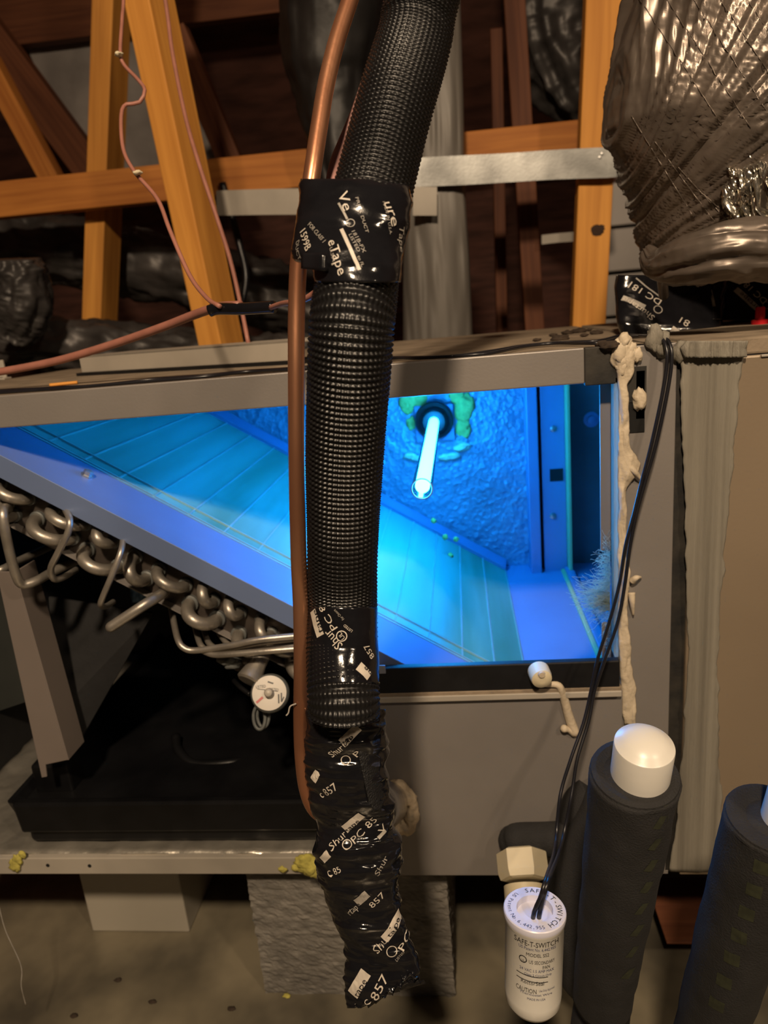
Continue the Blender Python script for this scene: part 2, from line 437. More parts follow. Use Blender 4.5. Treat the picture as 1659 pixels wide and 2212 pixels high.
# ================================================================ the attic shell
ZT = .711          # top of the cabinet
FZ = -.03          # floor level
o = finish('floor', [(-4, -2.5, FZ), (4, -2.5, FZ), (4, 4.5, FZ), (-4, 4.5, FZ), (-4, -2.5, FZ - .05), (4, -2.5, FZ - .05), (4, 4.5, FZ - .05), (-4, 4.5, FZ - .05)],
           [(0, 1, 2, 3), (7, 6, 5, 4), (0, 4, 5, 1), (1, 5, 6, 2), (2, 6, 7, 3), (3, 7, 4, 0)], M['wet_floor'], None, False)
tag(o, 'wet grey metal pan floor under the cabinet', 'floor', kind='structure')
o = box('wall_back', (-4, 3.6, FZ), (4, 3.7, 4), M['roof_plywood']); tag(o, 'dark plywood wall far behind the framing', 'wall', kind='structure')
# roof slope coming down towards the back
o = prism('ceiling', [(-4, 3.7, 1.3), (4, 3.7, 1.3), (4, -2.5, 4.6), (-4, -2.5, 4.6)], (0, 0.03, .06), M['roof_plywood']); tag(o, 'dark red brown plywood roof decking above the framing', 'roof', kind='structure')
o = box('wall_left', (-2.62, -2.5, FZ), (-2.55, 3.7, 4), M['roof_plywood']); tag(o, 'dark plywood wall at the left end of the attic', 'wall', kind='structure')
o = box('wall_right', (2.55, -2.5, FZ), (2.62, 3.7, 4), M['roof_plywood']); tag(o, 'dark plywood wall at the right end of the attic', 'wall', kind='structure')

# ---- framing timber
def bm2(name, a, b, Y, wpx, dep, mat, label, hint=(0, -1, 0), Y2=None, grp='attic framing timbers'):
    pa = at(a[0], a[1], Y); pb = at(b[0], b[1], Y if Y2 is None else Y2)
    wd = wpx * .5 * (depth_of(pa) + depth_of(pb)) / FPX
    return beam(name, pa, pb, wd, dep, M[mat], label, 'beam', grp, hint)
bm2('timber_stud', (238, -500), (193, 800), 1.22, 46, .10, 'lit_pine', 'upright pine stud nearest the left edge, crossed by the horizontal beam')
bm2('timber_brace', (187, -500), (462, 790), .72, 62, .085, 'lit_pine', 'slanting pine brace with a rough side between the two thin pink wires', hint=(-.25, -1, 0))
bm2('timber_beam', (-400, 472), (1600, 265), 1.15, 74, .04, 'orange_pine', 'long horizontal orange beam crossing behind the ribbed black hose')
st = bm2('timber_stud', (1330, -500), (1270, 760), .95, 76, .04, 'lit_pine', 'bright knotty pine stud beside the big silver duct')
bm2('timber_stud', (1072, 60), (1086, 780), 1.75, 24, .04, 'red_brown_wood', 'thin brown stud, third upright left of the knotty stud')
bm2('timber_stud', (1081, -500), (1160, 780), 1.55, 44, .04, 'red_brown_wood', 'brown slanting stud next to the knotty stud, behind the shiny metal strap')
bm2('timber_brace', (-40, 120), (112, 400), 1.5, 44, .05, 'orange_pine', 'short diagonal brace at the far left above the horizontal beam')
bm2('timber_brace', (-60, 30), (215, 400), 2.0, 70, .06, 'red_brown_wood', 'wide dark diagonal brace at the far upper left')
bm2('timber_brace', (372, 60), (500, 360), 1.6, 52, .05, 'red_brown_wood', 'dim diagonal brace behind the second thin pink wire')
bm2('timber_brace', (640, 120), (700, 400), 1.4, 34, .05, 'orange_pine', 'short orange brace directly left of the copper pipe')
bm2('timber_plate', (-80, 60), (620, -30), 2.3, 90, .05, 'red_brown_wood', 'dark plate along the roof at the top left')
# knot on the bright stud
kp = at(1291, 497, .95)
kn = blob('knot', kp + np.array([0, .001, 0]), .014, simple('knot_brown', (.035, .014, .006), .8), None, (1.1, .16, .85), 5)
kn.parent = st; kn.matrix_parent_inverse = st.matrix_world.inverted(); ORG[kn.name] = kp
# grey board behind
pts = [at(50, 85, 2.4), at(340, 45, 2.4), at(420, 400, 2.4), at(195, 410, 2.4)]
tag(prism('insulation_board', pts, (0, .03, 0), M['grey_board']), 'pale grey board behind the upright left stud', 'board')
pts = [at(395, 150, 2.5), at(425, 130, 2.5), at(520, 345, 2.5), at(425, 350, 2.5)]
tag(prism('insulation_board', pts, (0, .03, 0), M['grey_board']), 'narrow grey board strip right of the slanting brace', 'board')
# sheet-metal duct right of the knotty stud
tg = thing('metal_trunk_duct', at(1390, 700, 1.25), 'grey sheet metal trunk duct behind the knotty stud', 'duct')
a, b = at(1292, 395, 1.25), at(1560, 760, 1.25)
for k in range(4):
    z1 = a[2] + (b[2] - a[2]) * k / 4; z0 = a[2] + (b[2] - a[2]) * (k + 1) / 4
    box('duct_panel', (a[0], 1.25 - (.012 if k % 2 else 0), z0 + .004), (b[0] + .1, 1.6, z1 - .002), M['painted_steel'], tg, .004)

# straps
G = np.array([[at(x, y, yy) for x, y, yy in ((880, 408, .93), (905, 404, .93), (1000, 400, .935), (1100, 394, .935), (1200, 388, .93), (1318, 384, .925), (1340, 380, 0.93))],
              [at(x, y, yy) for x, y, yy in ((880, 345, .93), (905, 341, .93), (1000, 336, .935), (1100, 331, .935), (1200, 324, .93), (1318, 318, .925), (1335, 318, 0.93))]])
G = np.stack([catmull(G[0], 30), catmull(G[1], 30)])
tg = thing('metal_strap', at(1318, 384, .92), 'shiny galvanised hanging strap nailed to the knotty stud', 'strap')
sheet('strap_band', G, .002, M['galvanised'], tg, False)
for q in ((1301, 332), (1296, 340)): lathe('nail_head', at(q[0], q[1], .924), (0, -1, 0), [(0, .003), (.0015, .003), (.002, .001)], M['bare_steel'], tg, 10)
G = np.stack([catmull(np.array([at(468, 466, 1.02), at(600, 464, 1.02), at(760, 464, 1.02), at(942, 465, 1.02)]), 16),
              catmull(np.array([at(468, 412, 1.02), at(600, 408, 1.02), at(760, 406, 1.02), at(942, 404, 1.02)]), 16)])
tag(sheet('hanging_strap', G, .002, M['pale_steel'], None, False), 'pale flat strap below the horizontal beam, left of the tape wrap', 'strap')
G = np.stack([catmull(np.array([at(1170, 528, 1.5), at(1205, 524, 1.5), at(1250, 521, 1.5)]), 8), catmull(np.array([at(1170, 508, 1.5), at(1205, 504, 1.5), at(1250, 500, 1.5)]), 8)])
tag(sheet('hanging_strap', G, .002, M['pale_steel'], None, False), 'short pale strap between the slanting stud and the knotty stud', 'strap')

# foil wrapped riser behind the hose
def riser():
    tg = thing('wrapped_riser', at(950, 750, 1.0), 'upright riser in wrinkled grey wrap just behind the ribbed hose', 'duct')
    xs = [(868, 862), (1000, 1022)]
    A = []
    for k in range(40):
        t = k / 39; y = -40 + t * 830
        xl = 880 + (870 - 880) * t; xr = 990 + (1022 - 990) * t
        row = []
        for u in np.linspace(0, 1, 40):
            th = math.pi * u; x = (xl + xr) / 2 - math.cos(th) * (xr - xl) / 2
            yy = 1.0 - .055 * (math.sin(th) ** .5)
            row.append(at(x, y, yy))
        for u in np.linspace(0, 1, 12)[1:-1]:
            row.append(at(xr + (xl - xr) * u, y, 1.06))
        A.append(row)
    A = np.array(A); nz = ridge(A * np.array([28, 28, 3.5]), 3); A[..., 1] += nz * .006; A[..., 0] += vnoise(A * np.array([10, 10, 6])) * .004
    V, F = rings_mesh(A); finish('wrap_jacket', V, F, M['plastic_wrap'], tg)
    G = np.stack([np.array([at(x, 466, .925) for x in np.linspace(892, 944, 6)]), np.array([at(x, 404, .925) for x in np.linspace(892, 944, 6)])])
    sheet('tie_band', G, .003, M['pale_steel'], tg, False)
riser()

# dark ducts behind
def wrinkled(name, P, r, mat, label, amp=.012, freq=9, group=None, n=64, seg=90, stretch=1.0):
    P = np.asarray(P, float)
    def disp(L, A, rr):
        q = np.stack([np.cos(A) * 2.2, np.sin(A) * 2.2, L * freq], -1)
        return amp * ridge(q * np.array([stretch, stretch, 1]), 4)
    o = tube(name, P, r, mat, None, n, seg, False, disp)
    return tag(o, label, 'duct', group)
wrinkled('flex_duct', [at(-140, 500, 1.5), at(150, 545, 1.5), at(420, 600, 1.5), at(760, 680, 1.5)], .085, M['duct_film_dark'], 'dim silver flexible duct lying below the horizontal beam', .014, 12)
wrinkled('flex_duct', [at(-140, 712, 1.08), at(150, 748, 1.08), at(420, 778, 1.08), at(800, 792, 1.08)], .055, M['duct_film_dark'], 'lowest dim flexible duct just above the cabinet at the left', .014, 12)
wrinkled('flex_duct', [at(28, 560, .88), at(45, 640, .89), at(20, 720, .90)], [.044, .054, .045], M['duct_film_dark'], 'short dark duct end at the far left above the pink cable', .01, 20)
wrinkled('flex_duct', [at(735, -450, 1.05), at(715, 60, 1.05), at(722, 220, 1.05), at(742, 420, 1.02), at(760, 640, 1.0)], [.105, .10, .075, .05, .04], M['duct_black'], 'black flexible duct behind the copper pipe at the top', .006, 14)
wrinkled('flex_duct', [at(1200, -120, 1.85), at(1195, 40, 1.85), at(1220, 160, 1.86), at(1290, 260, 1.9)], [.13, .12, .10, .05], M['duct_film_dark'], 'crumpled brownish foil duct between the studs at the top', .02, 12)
# black strap loop with glints
tag(tube('wire_loop', [at(480, 395, 1.14), at(515, 520, 1.14), at(531, 590, 1.13), at(526, 640, 1.12), at(515, 680, 1.10)], .009, M['wire_black'], None, 8), 'curved black strap behind the second thin pink wire', 'strap')

# ================================================================ coil cabinet
cab = thing('coil_cabinet', (-.2, .25, .17), 'open grey steel coil cabinet glowing blue inside, standing on blocks', 'cabinet')
XL, XR = -.66, .187
# top panel, tapering brim
box('top_panel', (XL, .004, ZT - .006), (XR, .55, ZT), M['dusty_top'], cab, .001)
# top front flange
zt0 = at(1265, 771, 0)[2]; zb0 = at(1265, 828, 0)[2]
fl = box('top_flange', (XL, -.002, zb0), (at(1262, 800, 0)[0], .004, ZT + .002), M['painted_steel'], cab, .0012)
box('flange_corner', (at(1262, 800, 0)[0], -.003, zb0 - .002), (at(1338, 800, 0)[0], .004, ZT + .002), M['dirty_black'], cab, .001)
for q in ((205, 868), (445, 849), (1013, 809), (1138, 798)):
    lathe('screw_hole', at(q[0], q[1], -.0022) + np.array([0, .002, 0]), (0, -1, 0), [(0, .0024), (.0006, .0024), (.0007, .0012)], M['hole_black'], fl, 12)
box('flange_return', (XL, .004, zb0), (at(1330, 828, 0)[0], .02, zb0 + .0015), M['painted_steel'], cab, .0004)
# back, left, bottom
box('back_panel', (XL, .51, .172), (XR, .53, ZT - .006), M['dark_lining'], cab)
box('side_panel', (XL - .004, 0, .172), (XL, .53, ZT - .006), M['dark_lining'], cab, 0)
# right front jamb
xj0 = at(1297, 1100, 0)[0]; xj1 = at(1326, 1100, 0)[0]; zr1 = at(1100, 1425, 0)[2]; zr0 = at(1100, 1482, 0)[2]
box('front_jamb', (at(1297, 1100, .02)[0], .02, at(1310, 1190, .02)[2]), (xj1 + .012, .023, ZT - .01), M['painted_steel'], cab, .001)
box('front_jamb', (at(1300, 1380, .02)[0], .02, zr1 - .04), (xj1 + .012, .023, at(1310, 1345, .02)[2]), M['painted_steel'], cab, .001)
box('front_stile', (at(1333, 1100, 0)[0], -.001, .172), (XR - .003, .02, ZT), M['painted_steel'], cab, .001)
# black slot plates in the stile
box('slot_plate', at(1374, 905, -.002) , at(1392, 800, -.0005), M['hole_black'], cab, 0)
box('slot_plate', at(1352, 870, -.002), at(1396, 790, -.0005), M['dirty_black'], cab, 0)
box('slot_plate', at(1358, 935, -.002), at(1392, 868, -.0005), M['hole_black'], cab, 0)
# bottom rail with slot and knob
rail = box('lower_rail', (at(690, 1450, 0)[0], -.009, zr0), (at(1335, 1450, 0)[0], -.001, zr1), M['black_rail'], cab, .0015)
box('rail_slot', at(812, 1456, -.0102), at(832, 1436, -.0088), simple('slot_grey', (.35, .38, .45), .5, .4), rail, .0006)
kb = lathe('rail_knob', at(1163, 1449, -.009), (.12, -1, -.1), [(0, .0105), (.010, .0103), (.014, .0095), (.0155, .007), (.0165, .004), (.0165, .003)], M['pvc_cream'], cab, 24)
lathe('knob_boss', at(1170, 1456, -.0255), (.12, -1, -.1), [(0, .0035), (.002, .003)], M['mastic_cream'], kb, 12)
# lower front panel with pale folded edge
box('lower_panel', (at(695, 1700, 0)[0], -.005, .172), (at(1342, 1700, 0)[0], -.001, zr0 - .004), M['painted_steel'], cab, .0012)
box('panel_fold', (at(700, 1490, 0)[0], -.011, zr0 - .009), (at(1338, 1490, 0)[0], -.001, zr0 - .0025), M['pale_steel'], cab, .001)
box('panel_sill', (at(700, 1490, 0)[0], -.010, zr0 - .003), (at(1338, 1490, 0)[0], -.001, zr0 + .001), M['dusty_top'], cab, .0006)
# left base rail + foil bed
box('base_rail', (XL, -.002, .1712), (at(690, 1860, 0)[0], .006, at(300, 1851, 0)[2]), M['pale_steel'], cab, .001)
zbed = at(300, 1853, 0)[2]
for q in ((105, 1867), (195, 1868)): lathe('screw_hole', at(q[0], q[1], -.0005), (0, -1, 0), [(0, .0022), (.002, .0022), (.0021, .001)], M['hole_black'], cab, 10)
gx = np.linspace(XL, at(1342, 1700, 0)[0], 120); gy = np.linspace(.004, .51, 60)
Gb = np.array([[(x, y, zbed + .001) for x in gx] for y in gy]); Gb[..., 2] += .002 * ridge(Gb * np.array([30, 45, 1]), 3)
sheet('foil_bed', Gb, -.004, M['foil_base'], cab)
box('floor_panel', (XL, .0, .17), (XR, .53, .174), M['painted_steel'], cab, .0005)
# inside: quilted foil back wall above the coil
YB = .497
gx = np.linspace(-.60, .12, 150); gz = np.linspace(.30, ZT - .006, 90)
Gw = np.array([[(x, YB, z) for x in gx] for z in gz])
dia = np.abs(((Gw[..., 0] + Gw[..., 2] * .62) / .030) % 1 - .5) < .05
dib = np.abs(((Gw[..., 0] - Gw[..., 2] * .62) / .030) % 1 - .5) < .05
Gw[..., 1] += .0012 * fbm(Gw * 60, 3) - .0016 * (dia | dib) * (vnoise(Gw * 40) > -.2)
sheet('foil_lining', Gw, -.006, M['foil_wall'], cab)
# post at the back right corner
xp0 = at(1140, 1000, .46)[0]; xp1 = at(1163, 1000, .46)[0]; xp2 = at(1171, 1000, .46)[0]; xp3 = at(1222, 1000, .46)[0]
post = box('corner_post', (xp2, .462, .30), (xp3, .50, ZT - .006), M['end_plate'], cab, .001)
box('post_edge', (xp0, .455, .30), (xp1, .50, ZT - .006), M['end_plate'], post, .001)
box('post_groove', (xp1, .478, .30), (xp2, .50, ZT - .006), M['dark_lining'], post, 0)
box('post_seal', (xp3, .44, .30), (xp3 + .005, .50, ZT - .006), simple('seal_green', (.30, .34, .16), .7), post, .001)
box('post_slot', at(1188, 1040, .4615), at(1216, 1012, .4605), M['hole_black'], post, 0)
for q in ((1195, 926), (1194, 1114), (1200, 1268)): lathe('post_screw', at(q[0], q[1], .462), (0, -1, 0), [(0, .005), (.003, .0045), (.004, .002)], M['bare_steel'], post, 14)
# ledge to the right of the slab, lower channel lines
zl = .335
box('drain_ledge', (.045, .03, zl - .02), (.24, .50, zl), M['end_plate'], cab, .002)
box('ledge_rib', (at(1222, 1332, .46)[0], .03, zl), (at(1222, 1332, .46)[0] + .012, .46, zl + .008), M['end_plate'], cab, .001)
box('ledge_seal', (at(1222, 1332, .46)[0] - .006, .03, zl), (at(1222, 1332, .46)[0], .46, zl + .004), MAT['seal_green'], cab, .001)
# side panel inside the blower opening
box('inner_side', (.235, .02, .30), (.245, .53, ZT - .006), simple('dull_side', (.16, .17, .18), .6, .2, .5, 5), cab, .001)
box('inner_back', (xp3 + .005, .492, .30), (.245, .50, ZT - .006), MAT['dull_side'], cab, .001)
box('top_reflector', (XL, .02, ZT - .009), (.245, .50, ZT - .006), simple('reflector_foil', (.55, .6, .62), .4, .4), cab, 0)  # unseen bright sheet added under the top to bounce lamp light inside
lathe('side_screw', at(1277, 906, .492), (0, -1, 0), [(0, .012), (.002, .012), (.003, .007), (.007, .006), (.008, .003)], M['end_plate'], cab, 20)

# ---- lamp
ul = thing('uv_lamp', at(938, 905, YB), 'glowing white blue ultraviolet tube on a round black base at the back of the cabinet', 'lamp')
b0 = at(938, 907, YB - .004)
box('mount_plate', at(900, 955, YB - .004), at(978, 872, YB - .008), M['end_plate'], ul, .001)
lathe('lamp_base', b0, (0, -1, 0), [(0, .030), (.008, .030), (.012, .028), (.0125, .022), (.020, .021), (.024, .017)], M['black_plastic'], ul, 40)
tip = b0.copy(); e_ = at(914, 1062, 0)
# solve the length along -Y so that the tip projects at (914,1062)
best = min(np.linspace(.05, .45, 800), key=lambda L: abs(float((lambda p: (p @ RW)[1] / (p @ RW)[2] * FPX + CY)((b0 + np.array([0, -L, 0])) - CAM)) - 1060))
LB = float(best)
RB = 23 * depth_of(b0 + np.array([0, -LB, 0])) / FPX
lathe('glow_tube', b0 + np.array([0, -.02, 0]), (0, -1, 0), [(0, RB * .74), (LB - .032, RB * .70), (LB - .028, RB * .62)], M['uv_glow'], ul, 24)
lathe('bulb_glass', b0 + np.array([0, -.02, 0]), (0, -1, 0), [(0, RB * .98), (LB - .026, RB), (LB - .0225, RB * .93), (LB - .0205, RB * .7)], M['bulb_glass'], ul, 32)
tube('glass_rim', [b0 + np.array([math.cos(t) * RB * .97, -LB + .0005, math.sin(t) * RB * .97]) for t in np.linspace(0, 2 * math.pi, 25)], .0007, M['pvc_white'], ul, 6, 60)
# torn lining and sealant round the lamp base
for i, (x, y, r) in enumerate(((880, 868, .014), (889, 915, .008), (1004, 880, .016), (1000, 925, .012), (985, 850, .012), (905, 862, .012))):
    blob('exposed_wool', at(x, y, YB - .002), r, M['yellow_wool'], cab, (1, .25, 1.3), i)
for i, (x, y, r) in enumerate(((885, 985, .009), (897, 990, .008), (960, 988, .010), (978, 985, .010), (995, 968, .010), (1003, 962, .008))):
    blob('sealant_dab', at(x, y, YB - .004), r, M['mastic_cream'], cab, (1.2, .5, .55), i + 9)
for i, (x, y) in enumerate(((937, 1125), (962, 1160), (973, 1200), (996, 1242), (1092, 1291), (1103, 1328), (985, 1165), (1050, 1268))):
    blob('wool_crumb', at(x, y, .40) , .004, M['yellow_wool'], cab, (1, 1, 1), i + 20)

# ================================================================ slant coil
p0 = at(25, 1000, 0); p1 = at(632, 1314, 0); SD = nrm(p1 - p0); SN = nrm(np.cross(SD, [0, 1, 0])); SN = SN if SN[2] > 0 else -SN
def sl(s, y, h=0.0): return p0 + SD * s + np.array([0, y, 0]) + SN * h      # along slope, depth, height off the slab
Lsl = (.057 - p0[0]) / SD[0]
coil = thing('evaporator_coil', sl(Lsl / 2, .2, -.1), 'slanted finned coil with silver return bends along its front edge', 'coil')
s0 = -.055
# fin panels: strips across the slope
ns = 15; edges = np.linspace(s0, Lsl + .002, ns + 1)
for k in range(ns):
    a, b = edges[k] + .0005, edges[k + 1] - .0005
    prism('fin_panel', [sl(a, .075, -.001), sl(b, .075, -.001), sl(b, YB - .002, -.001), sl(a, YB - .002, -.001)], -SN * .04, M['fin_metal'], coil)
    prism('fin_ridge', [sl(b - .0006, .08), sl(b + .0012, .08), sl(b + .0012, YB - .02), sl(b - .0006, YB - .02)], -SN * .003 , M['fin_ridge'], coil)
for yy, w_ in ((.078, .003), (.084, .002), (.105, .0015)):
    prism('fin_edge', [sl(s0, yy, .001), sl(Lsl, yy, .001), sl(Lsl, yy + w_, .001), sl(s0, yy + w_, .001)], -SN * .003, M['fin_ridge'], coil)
br = prism('back_rail', [sl(s0, YB - .028, .004), sl(Lsl, YB - .028, .004), sl(Lsl, YB - .004, .010), sl(s0, YB - .004, .010)], -SN * .006, M['end_plate'], coil)
for k in range(24):
    lathe('rail_hole', sl(s0 + .02 + k * .0275, YB - .015, .0055), SN, [(0, .0028), (.0012, .0026), (.0013, .001)], M['hole_black'], br, 8)
# folded end plate: sloping leg (lit blue) and front leg
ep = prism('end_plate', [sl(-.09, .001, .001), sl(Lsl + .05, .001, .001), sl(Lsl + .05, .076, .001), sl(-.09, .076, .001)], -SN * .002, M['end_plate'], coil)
prism('end_plate_lip', [sl(-.09, .0, .002), sl(Lsl + .05, .0, .002), sl(Lsl + .05, .0, -.020), sl(-.09, .0, -.020)], (0, .002, 0), M['end_plate'], ep, .0006)
c_ = sl(.062, .048, .001)
_q = min(np.linspace(-.05, .3, 400), key=lambda s: abs((lambda p: (p @ RW)[0] / (p @ RW)[2] * FPX + CX)(sl(s, .055) - CAM) - 192))
lathe('plate_screw', sl(_q, .05, .001), SN, [(0, .0065), (.002, .0065), (.0022, .005), (.006, .005), (.0068, .003)], M['bare_steel'], ep, 6, smooth=False)
# tube sheet under the lip, lower slab body
prism('tube_sheet', [sl(-.09, .028, -.002), sl(Lsl + .05, .028, -.002), sl(Lsl + .05, .028, -.072), sl(-.09, .028, -.072)], (0, .003, 0), M['tube_sheet'], coil)
prism('sheet_fold', [sl(-.09, .018, -.072), sl(Lsl + .05, .018, -.072), sl(Lsl + .05, .031, -.072), sl(-.09, .031, -.072)], -SN * .0015, M['painted_steel'], coil)
prism('coil_body', [sl(s0, .031, -.045), sl(Lsl, .031, -.045), sl(Lsl, .031, -.070), sl(s0, .031, -.070)], (0, .46, 0), M['dark_lining'], coil)
# return bends
YT = .027
def ubend(a, b, rpx, out=.020, mat='aluminium_tube'):
    A = at(a[0], a[1], YT); B = at(b[0], b[1], YT); r = rpx * depth_of(A) / FPX
    mid = (A + B) / 2; h = (B - A) / 2; P = [A + np.array([0, .006, 0])]
    for t in np.linspace(0, math.pi, 9): P.append(mid - h * math.cos(t) + np.array([0, -out * math.sin(t) - .003, 0]))
    P.append(B + np.array([0, .006, 0]))
    ub = tube('return_bend', P, r, M[mat], coil, 14, 30)
    for q in (A, B): lathe('tube_collar', q + np.array([0, .001, 0]), (0, -1, 0), [(0, r * 1.35), (.004, r * 1.35), (.005, r * 1.15)], M['grey_solder'], ub, 16)
for a, b, r, o_ in (((83, 1120), (157, 1160), 13, .024), ((190, 1186), (258, 1222), 13, .024), ((293, 1200), (318, 1248), 13, .022), ((412, 1302), (470, 1335), 14, .024), ((517, 1368), (573, 1396), 13, .022), ((632, 1422), (690, 1450), 13, .022),
                    ((5, 1040), (65, 1075), 12, .018), ((118, 1098), (185, 1130), 12, .018), ((222, 1135), (246, 1168), 12, .018), ((345, 1228), (402, 1262), 12, .018), ((446, 1255), (462, 1296), 12, .018),
                    ((500, 1288), (520, 1322), 11, .018), ((566, 1335), (586, 1368), 11, .018), ((20, 1085), (32, 1112), 12, .016), ((590, 1376), (640, 1396), 12, .018), ((-60, 1010), (-10, 1036), 12, .018)):
    ubend(a, b, r, o_)
# distributor and header pipes in front
def cpipe(pts, rpx, name='header_pipe', mat='aluminium_tube', re=False):
    P = [at(x, y, yy) for x, y, yy in pts]; r = rpx * depth_of(P[0]) / FPX
    return tube(name, P, r, M[mat], coil, 12, None, round_end=re)
cpipe([(20, 1098, .025), (8, 1100, -.01), (8, 1130, -.018), (20, 1190, -.016), (34, 1240, -.012), (48, 1262, -.006), (78, 1255, .004), (120, 1232, .03), (200, 1195, .08)], 10)
cpipe([(-30, 1240, .02), (5, 1230, .02), (40, 1212, .05), (110, 1180, .10)], 9)
cpipe([(138, 1095, .015), (150, 1120, -.012), (147, 1150, -.018), (125, 1195, -.02), (110, 1228, -.018), (116, 1250, -.012), (135, 1248, .0), (165, 1230, .03)], 7, 'distributor_pipe')
cpipe([(266, 1160, .01), (262, 1190, -.012), (243, 1240, -.02), (222, 1290, -.022), (218, 1306, -.018), (228, 1310, .0), (245, 1300, .03)], 6.5, 'distributor_pipe')
cpipe([(362, 1272, .03), (345, 1286, .0), (310, 1308, -.02), (240, 1354, -.03)], 11, 'hairpin_pipe', re=True)
cpipe([(368, 1300, .05), (373, 1330, .03), (384, 1380, -.005), (398, 1400, -.012), (425, 1405, -.012), (500, 1394, -.016), (560, 1382, -.018), (660, 1372, -.01)], 6.5, 'distributor_pipe')
cpipe([(417, 1335, .05), (424, 1365, .03), (434, 1394, .004), (452, 1404, .0), (500, 1400, -.004), (560, 1389, -.006), (660, 1379, .0)], 6, 'distributor_pipe')
cpipe([(437, 1342, .05), (444, 1372, .03), (458, 1396, .01), (500, 1410, .0), (560, 1404, -.006), (660, 1394, -.004)], 6, 'distributor_pipe')
cpipe([(465, 1352, .05), (478, 1375, .03), (500, 1394, .012), (560, 1398, .006), (650, 1390, .004)], 5.5, 'distributor_pipe')
cpipe([(435, 1404, -.008), (462, 1414, -.014), (500, 1413, -.018), (580, 1406, -.02), (670, 1399, -.014)], 7, 'distributor_pipe')
for i, (x, y) in enumerate(((490, 1424), (502, 1432))): blob('solder_lump', at(x, y, .0), .008, M['grey_solder'], coil, (1.4, .7, .8), i)
prism('bracket_tab', [at(508, 1415, .01), at(555, 1422, .01), at(538, 1460, .01), at(505, 1448, .01)], (0, .004, 0), M['tube_sheet'], coil, .001)
lathe('distributor_cone', at(568, 1412, .01), at(548, 1450, -.005) - at(568, 1412, .01), [(0, .009), (.012, .009), (.03, .013), (.032, .011)], M['aluminium_tube'], coil, 18)
# leg strip down to the pan
a = [at(-8, 1235, .012), at(30, 1235, .012), at(145, 1642, .012), at(98, 1652, .012), at(101, 1678, .012), at(90, 1680, .012)]
lg = prism('plate_leg', a, (0, .002, 0), simple('taupe_steel', (.22, .185, .165), .5, .2, .1, 10), coil, .0005)
prism('leg_flange', [at(30, 1235, .0125), at(145, 1642, .0125), at(145, 1642, .0125) + np.array([.0, .035, .0]), at(30, 1235, .0125) + np.array([.0, .035, .0])], (.002, 0, 0), MAT['taupe_steel'], lg, .0004)

# ---- dark slanted plates in the lower chamber
tag(prism('baffle_plate', [at(-60, 1290, .18), at(62, 1260, .18), at(104, 1500, .18), at(-60, 1555, .18)], (0, .003, 0), M['grey_dark_panel']), 'dull grey baffle plate behind the brown strip at the left', 'plate')
tag(prism('baffle_plate', [at(105, 1290, .10), at(330, 1325, .10), at(150, 1640, .06), at(125, 1540, .06)], (0, .003, 0), M['dark_lining']), 'dark triangular plate right of the brown strip', 'plate')

# ---- black drain pan
pan = thing('drain_pan', at(340, 1810, .05), 'black plastic drain pan lying on the foil bed', 'pan')
zp1 = at(300, 1725, .02)[2]; zp0 = at(300, 1788, .02)[2]; zq = at(300, 1811, .026)[2]
xa = at(12, 1742, .02)[0]; xb = at(45, 1750, .02)[0]; xe = at(760, 1750, .02)[0]
V = []; F = []
prism('pan_front', [(xb - .004, .012, zp1), (xe, .012, zp1), (xe, .012, zp0), (xb, .012, zp0)], (0, .012, 0), M['black_plastic'], pan, .003)
prism('pan_corner', [(xb + .004, .012, zp1), (xa, .024, zp1 - .005), (xa + .003, .03, zp0 + .012), (xb + .004, .012, zp0)], (.004, .012, 0), M['black_plastic'], pan, .001)
prism('pan_side', [(xa, .024, zp1 - .004), (xa, .47, zp1 - .004), (xa + .02, .47, zp0), (xa + .02, .03, zp0)], (.006, 0, 0), M['black_plastic'], pan, .001)
box('pan_base', (xb + .002, .020, zbed + .003), (xe, .47, zp0 + .002), M['black_plastic'], pan, .006)
box('pan_floor', (xb, .024, zp1 - .012), (xe, .47, zp1 - .008), M['black_plastic'], pan, .001)
box('pan_block', (at(85, 1660, .06)[0], .045, zp1 - .01), (at(165, 1660, .06)[0], .075, at(120, 1648, .05)[2]), M['black_plastic'], pan, .003)
tube('pan_tubing', [at(380, 1590, .14), at(385, 1620, .12), at(420, 1650, .10), at(500, 1648, .10), at(560, 1640, .12)], .006, M['black_plastic'], pan, 10)

# ---- expansion valve can
vv = thing('expansion_valve', at(580, 1540, .0), 'round valve head with white printed disc label hanging under the coil', 'valve')
vc = at(582, 1497, -.022); vax = nrm(CAM - vc + np.array([-.08, .0, .03]))
R_ = 41 * depth_of(vc) / FPX
lathe('valve_head', vc - vax * .018, vax, [(0, R_ * .7), (.004, R_ * .98), (.010, R_ * 1.03), (.016, R_ * 1.0), (.018, R_ * .9), (.0185, R_ * .88)], M['grey_solder'], vv, 40)
lb = lathe('disc_label', vc + vax * .0002, vax, [(0, R_ * .9), (.001, R_ * .9), (.0012, R_ * .86), (.0012, R_ * .3)], M['label_white'], vv, 40)
lathe('valve_stem', vc, vax, [(0, R_ * .26), (.006, R_ * .25), (.010, R_ * .19), (.011, R_ * .1)], M['pale_steel'], vv, 20)
bl = bvh_of(lb)
for (a, b, h) in (((553, 1484), (574, 1482), 6), ((583, 1488), (602, 1491), 6)): write('LISTED', a, b, h, bl, M['ink_black'], lb, .0004)
for (a, b, h) in (((578, 1474), (590, 1478), 3), ((600, 1500), (601, 1519), 3), ((606, 1497), (607, 1516), 3), ((612, 1505), (608, 1514), 2.5), ((556, 1489), (600, 1494), 1.4)):
    patch(a, b, h, bl, M['ink_black'], lb, .0004)
patch((556, 1520), (569, 1508), 5, bl, M['red_ink'], lb, .0004)
